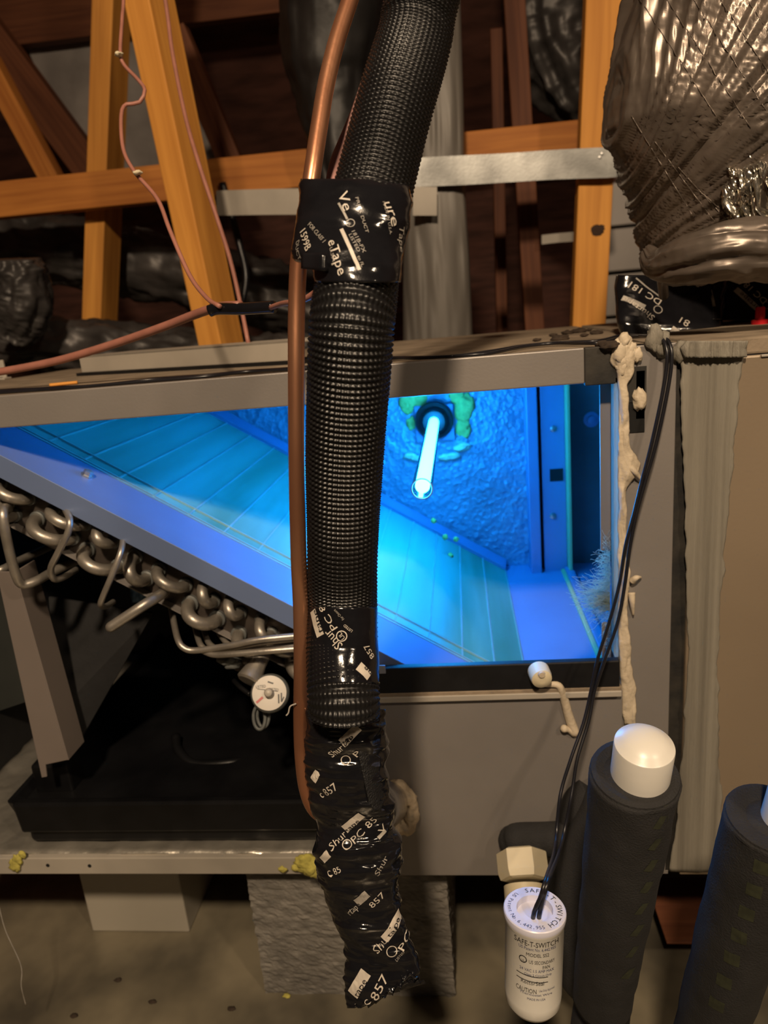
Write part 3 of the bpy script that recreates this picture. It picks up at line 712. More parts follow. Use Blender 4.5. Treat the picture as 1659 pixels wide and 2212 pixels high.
prism('label_notch', [vc + vax * .0016 + _r * R_ * .12 - _u * R_ * .25, vc + vax * .0016 + _r * R_ * .28 - _u * R_ * .2, vc + vax * .0016 + _r * R_ * .62 - _u * R_ * .68, vc + vax * .0016 + _r * R_ * .38 - _u * R_ * .8], vax * .0006, M['hole_black'], vv)
for k in range(2):
    c0 = at(560 + 6 * k, 1550, -.02)
    tube('cap_loop', [c0 + np.array([math.sin(t) * (.006), .004 * math.cos(t) + .004 * k, math.cos(t) * .011]) for t in np.linspace(0, 2 * math.pi, 12)], .0018, M['grey_solder'], vv, 8, 30)
tube('bulb_tube', [at(540, 1500, -.012), at(520, 1485, -.004), at(505, 1470, .01)], .0025, M['black_plastic'], vv, 8)

# ================================================================ blower cabinet at the right
fur = thing('blower_cabinet', (.35, .25, .17), 'brown grey steel blower cabinet at the right edge with smeared mastic', 'cabinet')
box('front_panel', (.197, -.004, .172), (.62, .008, at(1640, 765, 0)[2]), simple('brown_steel', (.30, .235, .165), .42, .3, .12, 5, .05, 300), fur, .002)
box('panel_top', (.197, -.004, at(1640, 763, 0)[2]), (.62, .55, ZT), M['dusty_top'], fur, .002)
box('panel_top_edge', (.25, -.006, at(1640, 765, 0)[2] - .002), (.62, 0, at(1640, 765, 0)[2]), M['pale_steel'], fur, .0005)
box('corner_seam', (.183, .001, .172), (.199, .02, ZT - .004), M['dirty_black'], fur, .001)
box('inner_panel', (.60, 0, .172), (.62, .55, ZT - .006), M['dark_lining'], fur, 0)
box('inner_panel', (.187, .51, .172), (.62, .53, ZT - .006), M['dark_lining'], fur, 0)
# brushed mastic smear: wavy strip down the corner
def smear(name, cols, mat, parent, Y, amp, n=26, m=140, th=.0012, edge=.004, fr=(180, 1, 7)):
    cols = np.asarray(cols, float); ys = np.linspace(cols[0, 0], cols[-1, 0], m); G = []
    for y in ys:
        xl = np.interp(y, cols[:, 0], cols[:, 1]); xr = np.interp(y, cols[:, 0], cols[:, 2])
        A = at(xl, y, Y); B = at(xr, y, Y); row = []
        A = A + np.array([edge * float(fbm(np.array([y * .03, 1.7, 3.3]), 3)), 0, 0]); B = B + np.array([edge * 1.5 * float(fbm(np.array([y * .035, 8.7, 1.3]), 3)), 0, 0])
        for u in np.linspace(0, 1, n): row.append(A + (B - A) * u + np.array([0, -th * math.sin(math.pi * u) ** .4, 0]))
        G.append(row)
    G = np.array(G); G[..., 1] -= np.abs(fbm(G * np.array(fr), 4)) * amp
    return sheet(name, G, .0006, mat, parent)
smear('mastic_smear', [(765, 1468, 1602), (860, 1470, 1596), (1000, 1476, 1585), (1200, 1482, 1562), (1400, 1486, 1552), (1600, 1475, 1552), (1760, 1462, 1560), (1882, 1446, 1552)], M['mastic_grey'], fur, -.0045, .0007, edge=.0014, fr=(70, 1, 2))
smear('mastic_lip', [(736, 1475, 1612), (752, 1468, 1612), (772, 1478, 1606)], M['mastic_grey'], fur, -.008, .003, n=60, m=10, th=.004, edge=.002, fr=(260, 1, 30))

# cream caulk bead down the stile
seal = smear('sealant_bead', [(745, 1330, 1362), (800, 1326, 1368), (830, 1334, 1356), (900, 1336, 1358), (960, 1334, 1362), (1000, 1333, 1384), (1020, 1334, 1378), (1060, 1334, 1352), (1200, 1334, 1352), (1270, 1336, 1358), (1330, 1334, 1356), (1400, 1334, 1362), (1470, 1338, 1372), (1530, 1344, 1374), (1562, 1346, 1372)], M['mastic_cream'], None, -.002, .003, n=18, m=200, th=.003, edge=.0012, fr=(90, 1, 30))
tag(seal, 'cream sealant bead running down the right side of the opening', 'sealant')
sb = thing('sealant_lump', at(1348, 800, -.002), 'torn cream sealant lumps at the top right corner of the opening', 'sealant')
for i, (x, y, r) in enumerate(((1338, 762, .009), (1350, 742, .007), (1356, 770, .008), (1344, 790, .007), (1364, 757, .006), (1382, 862, .007), (1376, 768, .005), (1415, 730, .009), (1430, 745, .008), (1468, 760, .007))):
    blob('lump', at(x, y, -.004), r, M['mastic_cream'] if i < 7 else M['mastic_grey'], sb, (.8, .5, 1.3), i + 40)
for i, (a, b) in enumerate((((1342, 750), (1362, 732)), ((1365, 1255), (1385, 1247)), ((1362, 1010), (1386, 1040)), ((1364, 1280), (1368, 1330)))):
    tube('string', [at(*a, -.004), at((a[0] + b[0]) / 2, (a[1] + b[1]) / 2 - 3, -.007), at(*b, -.004)], [.0035, .0025, .0008], M['mastic_cream'], sb, 8, 12)
mb = thing('sealant_string', at(1230, 1580, -.004), 'dried cream sealant string hanging from the panel edge near the black wires', 'sealant')
tube('string', [at(1180, 1478, -.008), at(1205, 1480, -.009), at(1216, 1500, -.008), at(1228, 1545, -.006), at(1240, 1580, -.006)], [.003, .0035, .004, .0045, .005], M['mastic_cream'], mb, 10, 30, round_end=True)
tube('string_tip', [at(1240, 1582, -.006), at(1228, 1576, -.008), at(1219, 1574, -.009)], [.0045, .003, .004], M['mastic_cream'], mb, 10, 14, round_end=True)

# brown wood under the blower and dusty debris on top
tag(box('support_board', at(1440, 2040, .06) , at(1640, 1895, .16), M['red_brown_wood'], None, .003), 'red brown board under the blower cabinet', 'board')
ORD = ['first', 'second', 'third', 'fourth', 'fifth', 'sixth', 'seventh', 'eighth', 'ninth', 'tenth']
DX = [1195, 1225, 1250, 1272, 1288, 1210, 1262, 1302, 1318, 1160]
for i, (x, y) in enumerate(((1195, 727), (1225, 722), (1250, 719), (1272, 716), (1288, 722), (1210, 735), (1262, 728), (1302, 748), (1318, 752), (1160, 738))):
    p = atz(x, y, ZT); tag(blob('dirt_clump', p + np.array([0, 0, .002]), .0035 + .002 * ((i * 7) % 3), M['debris'], None, (1.3, 1, .5), i + 60), ORD[sorted(DX).index(x)] + ' dark dirt clump from the left on the dusty cabinet top', 'dirt', 'dirt clumps on the cabinet top')
tag(tube('wood_splinter', [atz(108, 836, ZT) + np.array([0, 0, .002]), atz(168, 830, ZT) + np.array([0, 0, .002])], .0018, M['lit_pine'], None, 6), 'small pale wood splinter on the dusty top at the left', 'splinter')
# raised channel on the cabinet top
ch = thing('top_channel', atz(400, 805, ZT), 'long pale grey metal channel lying on the left cabinet top', 'channel')
pa = atz(178, 812, ZT); pb = atz(655, 786, ZT); ypc = (pa[1] + pb[1]) / 2
hz = (at(180, 772, ypc)[2] - ZT)
dx_ = nrm(pb - pa); ny = nrm(np.cross([0, 0, 1], dx_))
prism('channel_front', [pa + np.array([0, 0, .004]), pb + np.array([0, 0, .004]), pb + np.array([0, 0, hz]), pa + np.array([0, 0, hz])], ny * .003, M['pale_steel'], ch, .001)
prism('channel_top', [pa + np.array([0, 0, hz]), pb + np.array([0, 0, hz]), pb + ny * .09 + np.array([0, 0, hz]), pa + ny * .09 + np.array([0, 0, hz])], (0, 0, -.003), M['pale_steel'], ch, .001)
prism('channel_foot', [pa + np.array([-.008, 0, .0]), pb + np.array([0, 0, .0]), pb + np.array([0, 0, .004]) , pa + np.array([-.008, 0, .004])], ny * .06, M['black_rail'], ch)
br_ = thing('top_bracket', atz(5, 818, ZT), 'small bracket with a hole at the left edge of the cabinet top', 'bracket')
q = atz(6, 820, ZT); box('bracket_wall', q + np.array([-.05, 0, 0]), q + np.array([.006, .004, .028]), M['pale_steel'], br_, .001)
box('bracket_foot', q + np.array([-.05, -.014, 0]), q + np.array([.012, .004, .003]), M['pale_steel'], br_, .001)
lathe('bracket_hole', q + np.array([0, -.006, .003]), (0, 0, 1), [(0, .004), (.0006, .004), (.0007, .002)], M['hole_black'], br_, 12)
# red plug
rp = thing('red_plug', atz(1640, 699, ZT), 'small red plastic plug on the blower cabinet top', 'plug')
q = atz(1641, 700, ZT); s_ = depth_of(q) / FPX
lathe('plug_flange', q, (0, 0, 1), [(0, 17 * s_), (.004, 17 * s_), (.005, 14 * s_)], M['red_plastic'], rp, 20)
lathe('plug_stem', q + np.array([0, 0, .004]), (0, 0, 1), [(0, 10 * s_), (.012, 9.5 * s_), (.0135, 8 * s_)], M['red_plastic'], rp, 16)

# ================================================================ big silver duct on the right
fd = thing('insulated_duct', at(1600, 640, .22), 'big wrinkled silver insulated duct hanging at the upper right', 'duct')
def bigduct():
    # rows by image height: (y, left x, depth plane)
    rows = [(-520, 1500, .20), (-220, 1420, .20), (-80, 1392, .20), (0, 1376, .20), (120, 1358, .195), (210, 1338, .19), (280, 1327, .19), (340, 1338, .19), (400, 1362, .19), (460, 1378, .195), (520, 1388, .20), (560, 1402, .205), (580, 1432, .21), (592, 1500, .22)]
    rows = np.array(rows, float); xc = 1690.0; n = 220; m = 260
    ys = np.linspace(rows[0, 0], rows[-1, 0], m); G = []
    A = np.linspace(-math.pi * .62, math.pi * .62, n)
    for y in ys:
        xl = np.interp(y, rows[:, 0], rows[:, 1]); Yc = np.interp(y, rows[:, 0], rows[:, 2])
        c = at(xc, y, Yc); L = at(xl, y, Yc); r = np.linalg.norm(c - L)
        dr = nrm(L - c)
        up = np.array([0, -1.0, 0]); up = nrm(up - dr * (up @ dr))
        G.append([c + r * (math.sin(-a) * dr + math.cos(a) * up * .85) for a in A])
    G = np.array(G)
    nn = np.cross(np.gradient(G, axis=0), np.gradient(G, axis=1)); nn /= np.linalg.norm(nn, axis=2)[..., None]
    if nn[m // 2, n // 2] @ (CAM - G[m // 2, n // 2]) < 0: nn = -nn
    # creases fan out from the pinch at the lower left
    pin = at(1405, 540, .12); Q = G - pin
    u = Q @ _r; v = Q @ _u; ang = np.arctan2(v, u + .03); rad = np.hypot(u + .03, v)
    tw = np.stack([ang * 11 + rad * 2.0, rad * 3.0, np.zeros_like(ang)], -1)
    fold = ridge(tw, 3); amp = np.clip(rad / .20, .35, 1.0)
    d = .008 * fold * amp + .004 * ridge(np.stack([ang * 30, rad * 7, ang * 0 + 4], -1), 3) * amp + .0009 * ridge(G * 40, 3)
    G = G + nn * d[..., None]
    return sheet('duct_jacket', G, .002, M['duct_film'], fd)
dj = bigduct()
bvd = bvh_of(dj)
def scrim(a, b):
    P = []
    for t in np.linspace(0, 1, 26):
        p, n = on_surface(a[0] + (b[0] - a[0]) * t, a[1] + (b[1] - a[1]) * t, bvd)
        if p is not None: P.append(p + n * .0006)
    if len(P) > 6: tube('scrim_thread', P, .0004, M['duct_film'], fd, 5, len(P), smooth_path=False)
for k in range(7): scrim((1370 + k * 62, 40 + k * 6 - 60), (1560 + k * 62, 330 + k * 6 - 60))
for k in range(4): scrim((1365 + k * 50, 250 + k * 55), (1500 + k * 60, 470 + k * 30))
# rolled hem at the bottom, bright crushed foil, seam threads
def hem():
    P = [at(1398, 545, .10), at(1425, 572, .08), at(1500, 556, .045), at(1590, 540, .03), at(1720, 545, .03)]
    def disp(L, A, rr): return rr * .22 * ridge(np.stack([np.cos(A) * 2.6, np.sin(A) * 2.6, L * 16], -1), 4)
    tube('duct_hem', P, [.006, .012, .018, .020, .020], M['duct_film'], fd, 60, 120, False, disp)
hem()
gx = np.linspace(1560, 1720, 90); gy = np.linspace(350, 525, 90); G = []
for iy, y in enumerate(gy):
    row = []
    for ix, x in enumerate(gx):
        p, n = on_surface(x + 10 * math.sin(y * .07), y + 8 * math.sin(x * .06), bvd)
        if p is None: p, n = row[-1], np.array([0, -1.0, 0])
        u = ix / 89; v = iy / 89; e = min(u * 4, (1 - u) * 4 + 1, v * 3.5, (1 - v) * 3.5, 1.0) ** .6
        h = .010 * float(ridge(np.array([u * 4 + v * 2.5, v * 5 - u * 3, 0.3]), 4)) + .007
        row.append(p + n * (h * e - .006 * (1 - e)))
    G.append(row)
G = np.array(G)
sheet('crushed_foil', G, .001, M['foil_bright'], fd)

def fil_tape(name, label, rows, Yc, depthm, mat='tape_black', amp=.0015, n=72, m=44, fr=40, parent=None, sq=2.6, wx=.55):
    """a wrap around something: rows of (y, left px, right px); Yc plane; depthm half thickness"""
    rows = np.asarray(rows, float); ys = np.linspace(rows[0, 0], rows[-1, 0], m); R = []
    A = np.linspace(0, 2 * math.pi, n, endpoint=False)
    for y in ys:
        xl = np.interp(y, rows[:, 0], rows[:, 1]); xr = np.interp(y, rows[:, 0], rows[:, 2]); d = np.interp(y, rows[:, 0], rows[:, 3]) if rows.shape[1] > 3 else None
        c = dp((xl + xr) / 2, y, d); h = (xr - xl) / 2 * d / FPX; t = depthm if np.isscalar(depthm) else np.interp(y, rows[:, 0], depthm)
        B = _r - _f * 0; Nn = nrm(CAM - c)
        row = []
        for a in A:
            sa, ca = math.sin(a), math.cos(a)
            row.append(c + B * h * math.copysign(abs(sa) ** (2 / sq), sa) + Nn * t * math.copysign(abs(ca) ** (2 / sq), ca))
        R.append(row)
    R = np.array(R); C = R.mean(1, keepdims=True); nn = R - C; nn /= np.linalg.norm(nn, axis=2)[..., None]
    q = np.stack([R @ _r * fr * wx, R @ _u * fr, R @ _f * fr * .5], -1)
    R = R + nn * (amp * ridge(q, 4))[..., None]
    V, F = rings_mesh(R, True); o = finish(name, V, F, M[mat], parent)
    if label: tag(o, label, 'tape')
    return o
PR, PD, INK = M['tape_print'], M['tape_print_dim'], M['ink_black']

# black tape around the duct collar on the cabinet top
tA = fil_tape('collar_tape', 'black printed tape block on the cabinet top under the silver duct', [(594, 1338, 1545, .80), (620, 1334, 1552, .80), (700, 1338, 1552, .79), (724, 1346, 1545, .79)], 0, .035, amp=.0025, sq=5, fr=18)
bv = bvh_of(tA)
write('DC 181', (1424, 657), (1362, 612), 15, bv, PR, tA); ringmark((1421, 669), 10, 2, bv, PD, tA)
patch((1390, 668), (1346, 640), 12, bv, PD, tA, y0=-8); write('Shurtape', (1408, 692), (1350, 640), 13, bv, PR, tA, .0009)
write('81', (1487, 702), (1470, 690), 16, bv, PR, tA); patch((1470, 716), (1455, 704), 14, bv, PR, tA)
write('Shur', (1512, 616), (1480, 596), 14, bv, PR, tA)
patch((1430, 644), (1376, 598), 3, bv, PD, tA, y0=2)
tB = fil_tape('collar_tape', 'black printed tape block behind the red plug', [(566, 1562, 1760, .84), (620, 1556, 1760, .84), (692, 1556, 1760, .83)], 0, .035, amp=.002, sq=5, fr=18)
bv = bvh_of(tB)
write('DC 181', (1650, 655), (1606, 606), 15, bv, PR, tB); patch((1634, 668), (1592, 622), 14, bv, PR, tB, y0=-6); ringmark((1655, 660), 9, 2, bv, PD, tB)
write('Shurtape', (1650, 684), (1600, 632), 11, bv, INK, tB, .0009)
tC = fil_tape('collar_tape', 'narrow black tape strip between the two tape blocks on the cabinet top', [(588, 1530, 1572, .79), (640, 1536, 1562, .785), (690, 1534, 1560, .78)], 0, .02, amp=.003, sq=3, fr=25)
bv = bvh_of(tC); patch((1545, 662), (1538, 622), 12, bv, PD, tC)
tag(tube('tie_cord', [at(1429, 586, .11), at(1431, 610, .115), at(1434, 640, .13)], .005, M['duct_film'], None, 8), 'twisted cord end hanging from the silver duct pinch', 'cord')

# ================================================================ ribbed insulated hose
HP = [(1015, -420, 150), (938, -110, 155), (905, 20, 156), (893, 90, 157), (858, 211, 163), (819, 362, 167), (795, 460, 171), (777, 560, 174), (768, 640, 176), (761, 700, 177), (755, 800, 173), (745, 1000, 162), (741, 1150, 154), (739, 1290, 145), (740, 1400, 146), (743, 1500, 150), (744, 1546, 150)]
RH = .0222
hose_pts = np.array([dp(x, y, 2 * RH * FPX / w_) for x, y, w_ in HP])
PITCH = .0031
def ribs(L, A, rr):
    ridge_ = np.cos(2 * math.pi * L / PITCH); bead = np.cos(A * 46)
    return .00075 * (ridge_ * .75 + .25) + .00042 * bead * (ridge_ > -.6) + .0009 * vnoise(np.stack([np.cos(A), np.sin(A), L * 16], -1))
hose = tube('ribbed_hose', hose_pts, RH, M['rubber_black'], None, 184, 1560, True, ribs)
tag(hose, 'black ribbed insulated refrigerant hose running top to bottom in the foreground', 'hose')

# copper pipe
CP = [(880, -420, .46), (790, -110, .44), (756, 0, .435), (727, 90, .43), (705, 181, .425), (690, 271, .42), (674, 376, .415), (660, 470, .415), (646, 560, .42), (641, 660, .425), (640, 800, .43), (641, 1000, .44), (645, 1200, .455), (650, 1320, .465), (651, 1450, .472), (650, 1560, .478), (653, 1640, .482), (662, 1705, .486), (680, 1748, .492), (712, 1770, .50)]
cp = tube('copper_pipe', [dp(*q) for q in CP], .0051, M['copper'], None, 24, 190); tag(cp, 'bare copper pipe running down beside the ribbed black hose', 'pipe')
# pink cable peeking out left of the hose at the top
tag(tube('pink_cable', [dp(790, 180, .47), dp(765, 250, .465), dp(740, 310, .46), (dp(724, 350, .45)), dp(715, 392, .44), dp(712, 430, .435)], .0034, simple('pink_pale', (.55, .30, .27), .5), None, 12), 'pale pink cable end between copper pipe and ribbed hose', 'cable')

# ---- upper tape wrap
tU = fil_tape('tape_wrap', 'black printed tape wrap binding the copper pipe to the ribbed hose', [(386, 653, 862, .402), (400, 650, 880, .400), (440, 650, 890, .398), (490, 643, 880, .396), (540, 633, 872, .392), (566, 640, 866, .391), (574, 672, 864, .390), (610, 684, 860, .389)], 0, .0252, amp=.0011, fr=46, sq=2.3)
bv = bvh_of(tU)
write('Ve', (739, 413), (754, 457), 22, bv, PR, tU); write('eTape', (716, 512), (742, 596), 20, bv, PR, tU)
write('1599B', (646, 492), (676, 545), 16, bv, PR, tU); write('FOR CLASS 1', (664, 476), (706, 530), 9, bv, PD, tU)
write('ure', (838, 436), (856, 484), 22, bv, PR, tU); write('Tape', (862, 490), (868, 545), 16, bv, PD, tU)
patch((733, 488), (773, 590), 8, bv, PR, tU); patch((729, 436), (748, 478), 5, bv, PD, tU)
ringmark((757, 483), 10, 1.8, bv, PD, tU); write('UL', (751, 478), (758, 490), 6, bv, PD, tU)
write('181B-FX', (764, 496), (787, 548), 8, bv, PD, tU); write('LISTED', (756, 504), (776, 546), 7, bv, PD, tU); write('PRESS DUCT', (771, 425), (793, 508), 7, bv, PD, tU)
write('DUCT', (637, 520), (650, 560), 11, bv, PD, tU); write('U.S.A', (714, 534), (724, 568), 7, bv, PD, tU); write('to FL', (775, 552), (784, 580), 7, bv, PD, tU)
write('MADE IN U.S.A.', (830, 436), (846, 505), 6, bv, PD, tU)
# thin tail of the tape that folds over at the lower left
G = np.array([[dp(x, y, .366 + .02 * abs(u - .5)) for u, (x, y) in zip(np.linspace(0, 1, 14), [(650 + 95 * t, 546 + k * 34 + 10 * t * k) for t in np.linspace(0, 1, 14)])] for k in np.linspace(0, 1, 6)])
sheet('tape_tail', G, .0004, M['tape_black'], tU)

# ---- middle tape band
def band_rows(y0, y1, k, slope):
    return [(y, np.interp(y, [q[1] for q in HP], [q[0] for q in HP]) - np.interp(y, [q[1] for q in HP], [q[2] for q in HP]) / 2 * k,
             np.interp(y, [q[1] for q in HP], [q[0] for q in HP]) + np.interp(y, [q[1] for q in HP], [q[2] for q in HP]) / 2 * k,
             2 * RH * FPX / np.interp(y, [q[1] for q in HP], [q[2] for q in HP])) for y in np.linspace(y0, y1, 12)]
tM = fil_tape('tape_wrap', 'black printed tape band around the ribbed hose in front of the blue opening edge', band_rows(1312, 1476, 1.045, 0), 0, .0236, amp=.0003, fr=70, sq=2.0)
bv = bvh_of(tM)
write('Shur', (735, 1398), (703, 1365), 19, bv, PR, tM); patch((704, 1368), (672, 1318), 21, bv, PR, tM, .0004, y0=-3); write('tape', (701, 1364), (673, 1320), 15, bv, INK, tM, .0009)
write('PC 8', (726, 1358), (690, 1310), 15, bv, PR, tM); ringmark((738, 1374), 12, 2.2, bv, PR, tM); write('UL', (742, 1380), (733, 1368), 9, bv, PR, tM)
write('LISTED', (760, 1364), (743, 1350), 6, bv, PR, tM); write('For Closure', (742, 1338), (722, 1318), 6, bv, PD, tM)
write('857', (806, 1421), (786, 1394), 16, bv, PR, tM); patch((800, 1460), (774, 1438), 22, bv, PR, tM, y0=-10); write('pe', (800, 1456), (784, 1443), 12, bv, INK, tM, .0011)

# ---- lower taped bundle with torn end
LR = [(1532, 669, 818, .486), (1600, 667, 826, .487), (1660, 670, 830, .488), (1720, 673, 836, .489), (1760, 676, 846, .49), (1800, 682, 852, .49), (1850, 690, 856, .49), (1900, 696, 855, .49), (1950, 708, 860, .49), (2000, 726, 872, .489), (2060, 740, 886, .487), (2110, 750, 896, .485), (2150, 758, 902, .484), (2178, 762, 906, .483)]
tL = fil_tape('tape_bundle', 'crinkled black printed tape bundle hanging below the copper pipe, torn at its end', LR, 0, [.0236, .0238, .0236, .023, .0225, .022, .021, .0195, .018, .016, .013, .010, .008, .007], amp=.0034, n=150, m=280, fr=44, sq=2.1, wx=.3)
# torn, slanting lower edge
me = tL.data; o0 = ORG[tL.name]
for v in me.vertices:
    p = np.array(v.co) + o0; c_ = (p - CAM) @ RW; x = c_[0] / c_[2] * FPX + CX; y = c_[1] / c_[2] * FPX + CY
    lim = 2186 - (x - 758) * .52 + 7 * math.sin(x * .35) + 5 * math.sin(x * .83 + 1) if x < 868 else 2118 + 4 * math.sin(x * .5)
    if y > lim: v.co = Vector((dp(x, lim + (y - lim) * .04, c_[2]) - o0).tolist())
bv = bvh_of(tL)
def shur(a, b, h, full='Shurtape', boxed=True, pc=None, dim=False):
    m_ = PD if dim else PR
    a = np.array(a, float); b = np.array(b, float); d = b - a; nv = np.array([d[1], -d[0]]) / np.linalg.norm(d)
    if boxed: patch(tuple(a + d * .5), tuple(b + d * .14), h * 1.3, bv, m_, tL, .0005, y0=-h * .5)
    k = full[:4]; write(k, tuple(a), tuple(a + d * .5), h, bv, m_, tL, .0010)
    if len(full) > 4: write(full[4:], tuple(a + d * .52), tuple(a + d * (.52 + .46 * (len(full) - 4) / 4)), h * .75, bv, INK, tL, .0014)
shur((712, 1634), (768, 1580), 16, 'Shurtap'); ringmark((747, 1641), 11, 2, bv, PR, tL); write('P', (766, 1632), (775, 1622), 15, bv, PR, tL)
patch((680, 1694), (694, 1672), 16, bv, PR, tL); write('c 857', (686, 1727), (727, 1692), 17, bv, PR, tL)
shur((717, 1830), (775, 1764), 15); ringmark((750, 1825), 11, 2, bv, PR, tL); write('PC 85', (762, 1816), (810, 1766), 15, bv, PR, tL)
patch((700, 1868), (718, 1845), 16, bv, PR, tL); write('C 85', (706, 1892), (736, 1874), 14, bv, PR, tL)
write('Shur', (812, 1886), (834, 1852), 13, bv, PD, tL); write('V', (818, 1796), (832, 1784), 14, bv, PR, tL); patch((818, 1812), (836, 1798), 8, bv, PD, tL)
shur((752, 1972), (790, 1935), 14, 'rtape', True, dim=True); write('857', (800, 1958), (828, 1930), 14, bv, PR, tL)
shur((811, 2052), (864, 1986), 16, 'Shurtape'); ringmark((846, 2054), 12, 2, bv, PR, tL); write('PC', (862, 2046), (888, 2018), 16, bv, PR, tL); write('LISTED', (854, 2072), (872, 2056), 6, bv, PD, tL)
patch((763, 2153), (794, 2101), 25, bv, PR, tL, y0=-9); write('tape', (768, 2151), (789, 2114), 13, bv, INK, tL, .0012); write('857', (806, 2158), (832, 2108), 18, bv, PR, tL); write('Lc', (774, 2178), (794, 2156), 14, bv, PR, tL)
# silvery lifted end of the tape
G = np.array([[dp(868 + 34 * u, 2104 + 16 * v + 5 * math.sin(u * 9) - 8 * u * v, .478 - .004 * math.sin(v * 3)) for u in np.linspace(0, 1, 10)] for v in np.linspace(0, 1, 6)])
sheet('torn_tip', G, .0004, M['tape_black'], tL)
# knitted sleeve flap on the right of the bundle and sleeve edge
fl_rows = [(1478, 770, 816), (1520, 772, 820), (1560, 762, 824), (1620, 772, 828), (1690, 788, 832), (1730, 797, 831), (1746, 806, 824), (1752, 812, 818)]
fr_ = np.array(fl_rows, float); G = []
for y in np.linspace(1478, 1752, 60):
    xl = np.interp(y, fr_[:, 0], fr_[:, 1]); xr = np.interp(y, fr_[:, 0], fr_[:, 2]); c = np.interp(y, [q[0] for q in LR], [(q[1] + q[2]) / 2 for q in LR]); h = np.interp(y, [q[0] for q in LR], [(q[2] - q[1]) / 2 for q in LR]) * 1.03
    G.append([dp(x, y, .487 - .0262 * math.sqrt(max(.02, 1 - min(1, (abs(x - c) / h)) ** 2))) for x in np.linspace(xl, xr, 22)])
G = np.array(G); G[..., 1] -= .0003 * np.sin(np.arange(60) * 2.2)[:, None]
flp = sheet('sleeve_flap', G, .0018, M['sleeve_mesh']); tag(flp, 'loose black mesh sleeve flap lying over the right of the taped bundle', 'sleeve')
# ragged tape edge threads at the left
tag(tube('thread', [dp(668, 1545, .465), dp(700, 1536, .462), dp(730, 1541, .461), dp(752, 1535, .462)], .0008, M['tape_print_dim'], None, 6, 30), 'ragged pale thread across the top of the taped bundle', 'thread')
tag(tube('thread', [dp(640, 1520, .47), dp(627, 1526, .47), (dp(623, 1540, .47)), dp(618, 1546, .47)], .0006, M['tape_print_dim'], None, 6, 20), 'ragged curled thread left of the copper pipe', 'thread')
# stub through the cabinet wall with fibrous collar
stb = thing('line_stub', at(850, 1740, -.02), 'taped stub with frayed tan collar where the bundle meets the cabinet panel', 'pipe')
tube('stub_pipe', [dp(770, 1745, .50), dp(800, 1745, .53), at(840, 1735, .01)], [.020, .021, .022], M['tape_black'], stb, 28, 20)
def collar():
    c = at(856, 1732, -.006); R = []
    for t in np.linspace(0, 2 * math.pi, 60, endpoint=False):
        ring = []
        for a in np.linspace(0, 2 * math.pi, 14, endpoint=False):
            k = 1 + .35 * float(fbm(np.array([math.cos(t) * 3, math.sin(t) * 3, a]), 3))
            rr = .0165 + .0075 * k * math.cos(a)
            ring.append(c + np.array([math.cos(t) * rr, -.010 - .010 * k * math.sin(a), math.sin(t) * rr * 1.35]))
        R.append(ring)
    R = np.array(R); R = np.vstack([R, R[:1]]); V, F = rings_mesh(R, False); finish('frayed_collar', V, F, M['cork_fibre'], stb)
collar()
tg = thing('wool_tuft', at(672, 1870, -.004), 'yellow insulation wool tuft at the right end of the base rail', 'insulation')
for i, (x, y, r) in enumerate(((668, 1868, .012), (680, 1880, .010), (655, 1860, .008), (640, 1874, .005), (610, 1878, .004))): blob('wool', at(x, y, -.006), r, M['yellow_wool'], tg, (1.2, .5, .9), i + 80)
tg = thing('wool_tuft', at(40, 1870, -.004), 'yellow insulation wool at the left end of the base rail', 'insulation')
for i, (x, y, r) in enumerate(((38, 1858, .006), (32, 1870, .007), (48, 1846, .004))): blob('wool', at(x, y, -.004), r, M['yellow_wool'], tg, (1, .4, 1.2), i + 90)

# ================================================================ thin wires
def wire(name, pts, rpx, mat, label, cat='wire', group=None, n=10, d=None, seg=None):
    P = [dp(*q) for q in pts]; r = rpx * np.mean([q[2] for q in pts]) / FPX
    return tag(tube(name, P, r, M[mat], None, n, seg), label, cat, group)
wire('pink_cable', [(-40, 806, .78), (0, 803, .77), (120, 780, .75), (240, 745, .72), (350, 707, .68), (420, 680, .65), (470, 664, .62), (520, 660, .60)], 9, 'pink_jacket', 'thick pink cable coming in from the left edge above the cabinet', 'cable')
wire('pink_cable', [(275, -420, .90), (268, -40, .82), (264, 40, .80), (260, 112, .78), (268, 140, .78), (298, 172, .77), (313, 196, .76), (300, 222, .76), (272, 226, .76), (262, 250, .75), (266, 320, .73), (290, 370, .71), (340, 430, .69), (368, 500, .67), (410, 595, .65), (448, 645, .62), (475, 662, .60)], 4.2, 'pink_jacket', 'thin pink wire with a kink hanging in front of the slanting brace', 'cable')
wire('pink_cable', [(280, -420, .98), (352, -30, .95), (372, 110, .94), (400, 250, .92), (430, 355, .90), (465, 460, .89), (497, 560, .88), (520, 660, .87), (537, 745, .86)], 4.6, 'pink_jacket', 'second thin pink wire, straight, passing behind the black splice', 'cable')
wire('pink_cable', [(585, 664, .58), (610, 656, .55), (640, 652, .49), (665, 643, .47), (690, 625, .46)], 6.5, 'pink_jacket', 'short pink cable from the black splice behind the copper pipe', 'cable')
spl = wire('cable_splice', [(452, 672, .612), (470, 667, .61), (520, 667, .60), (570, 664, .59), (592, 663, .585)], 13, 'tape_black', 'black shrink sleeve joining the pink cables', 'splice')
for i, (x, y, d) in enumerate(((257, 117, .775), (297, 373, .70))): tag(blob('wire_tie', dp(x, y, d), .0045, M['pvc_cream'], None, (1, 1, .5), i + 70), ['tiny tie on the thin pink wire above its kink', 'tiny torn tie on the thin pink wire at the beam'][i], 'tie')
ts = dp(1155, 1967, .475); bs = dp(1154, 2146, .553)
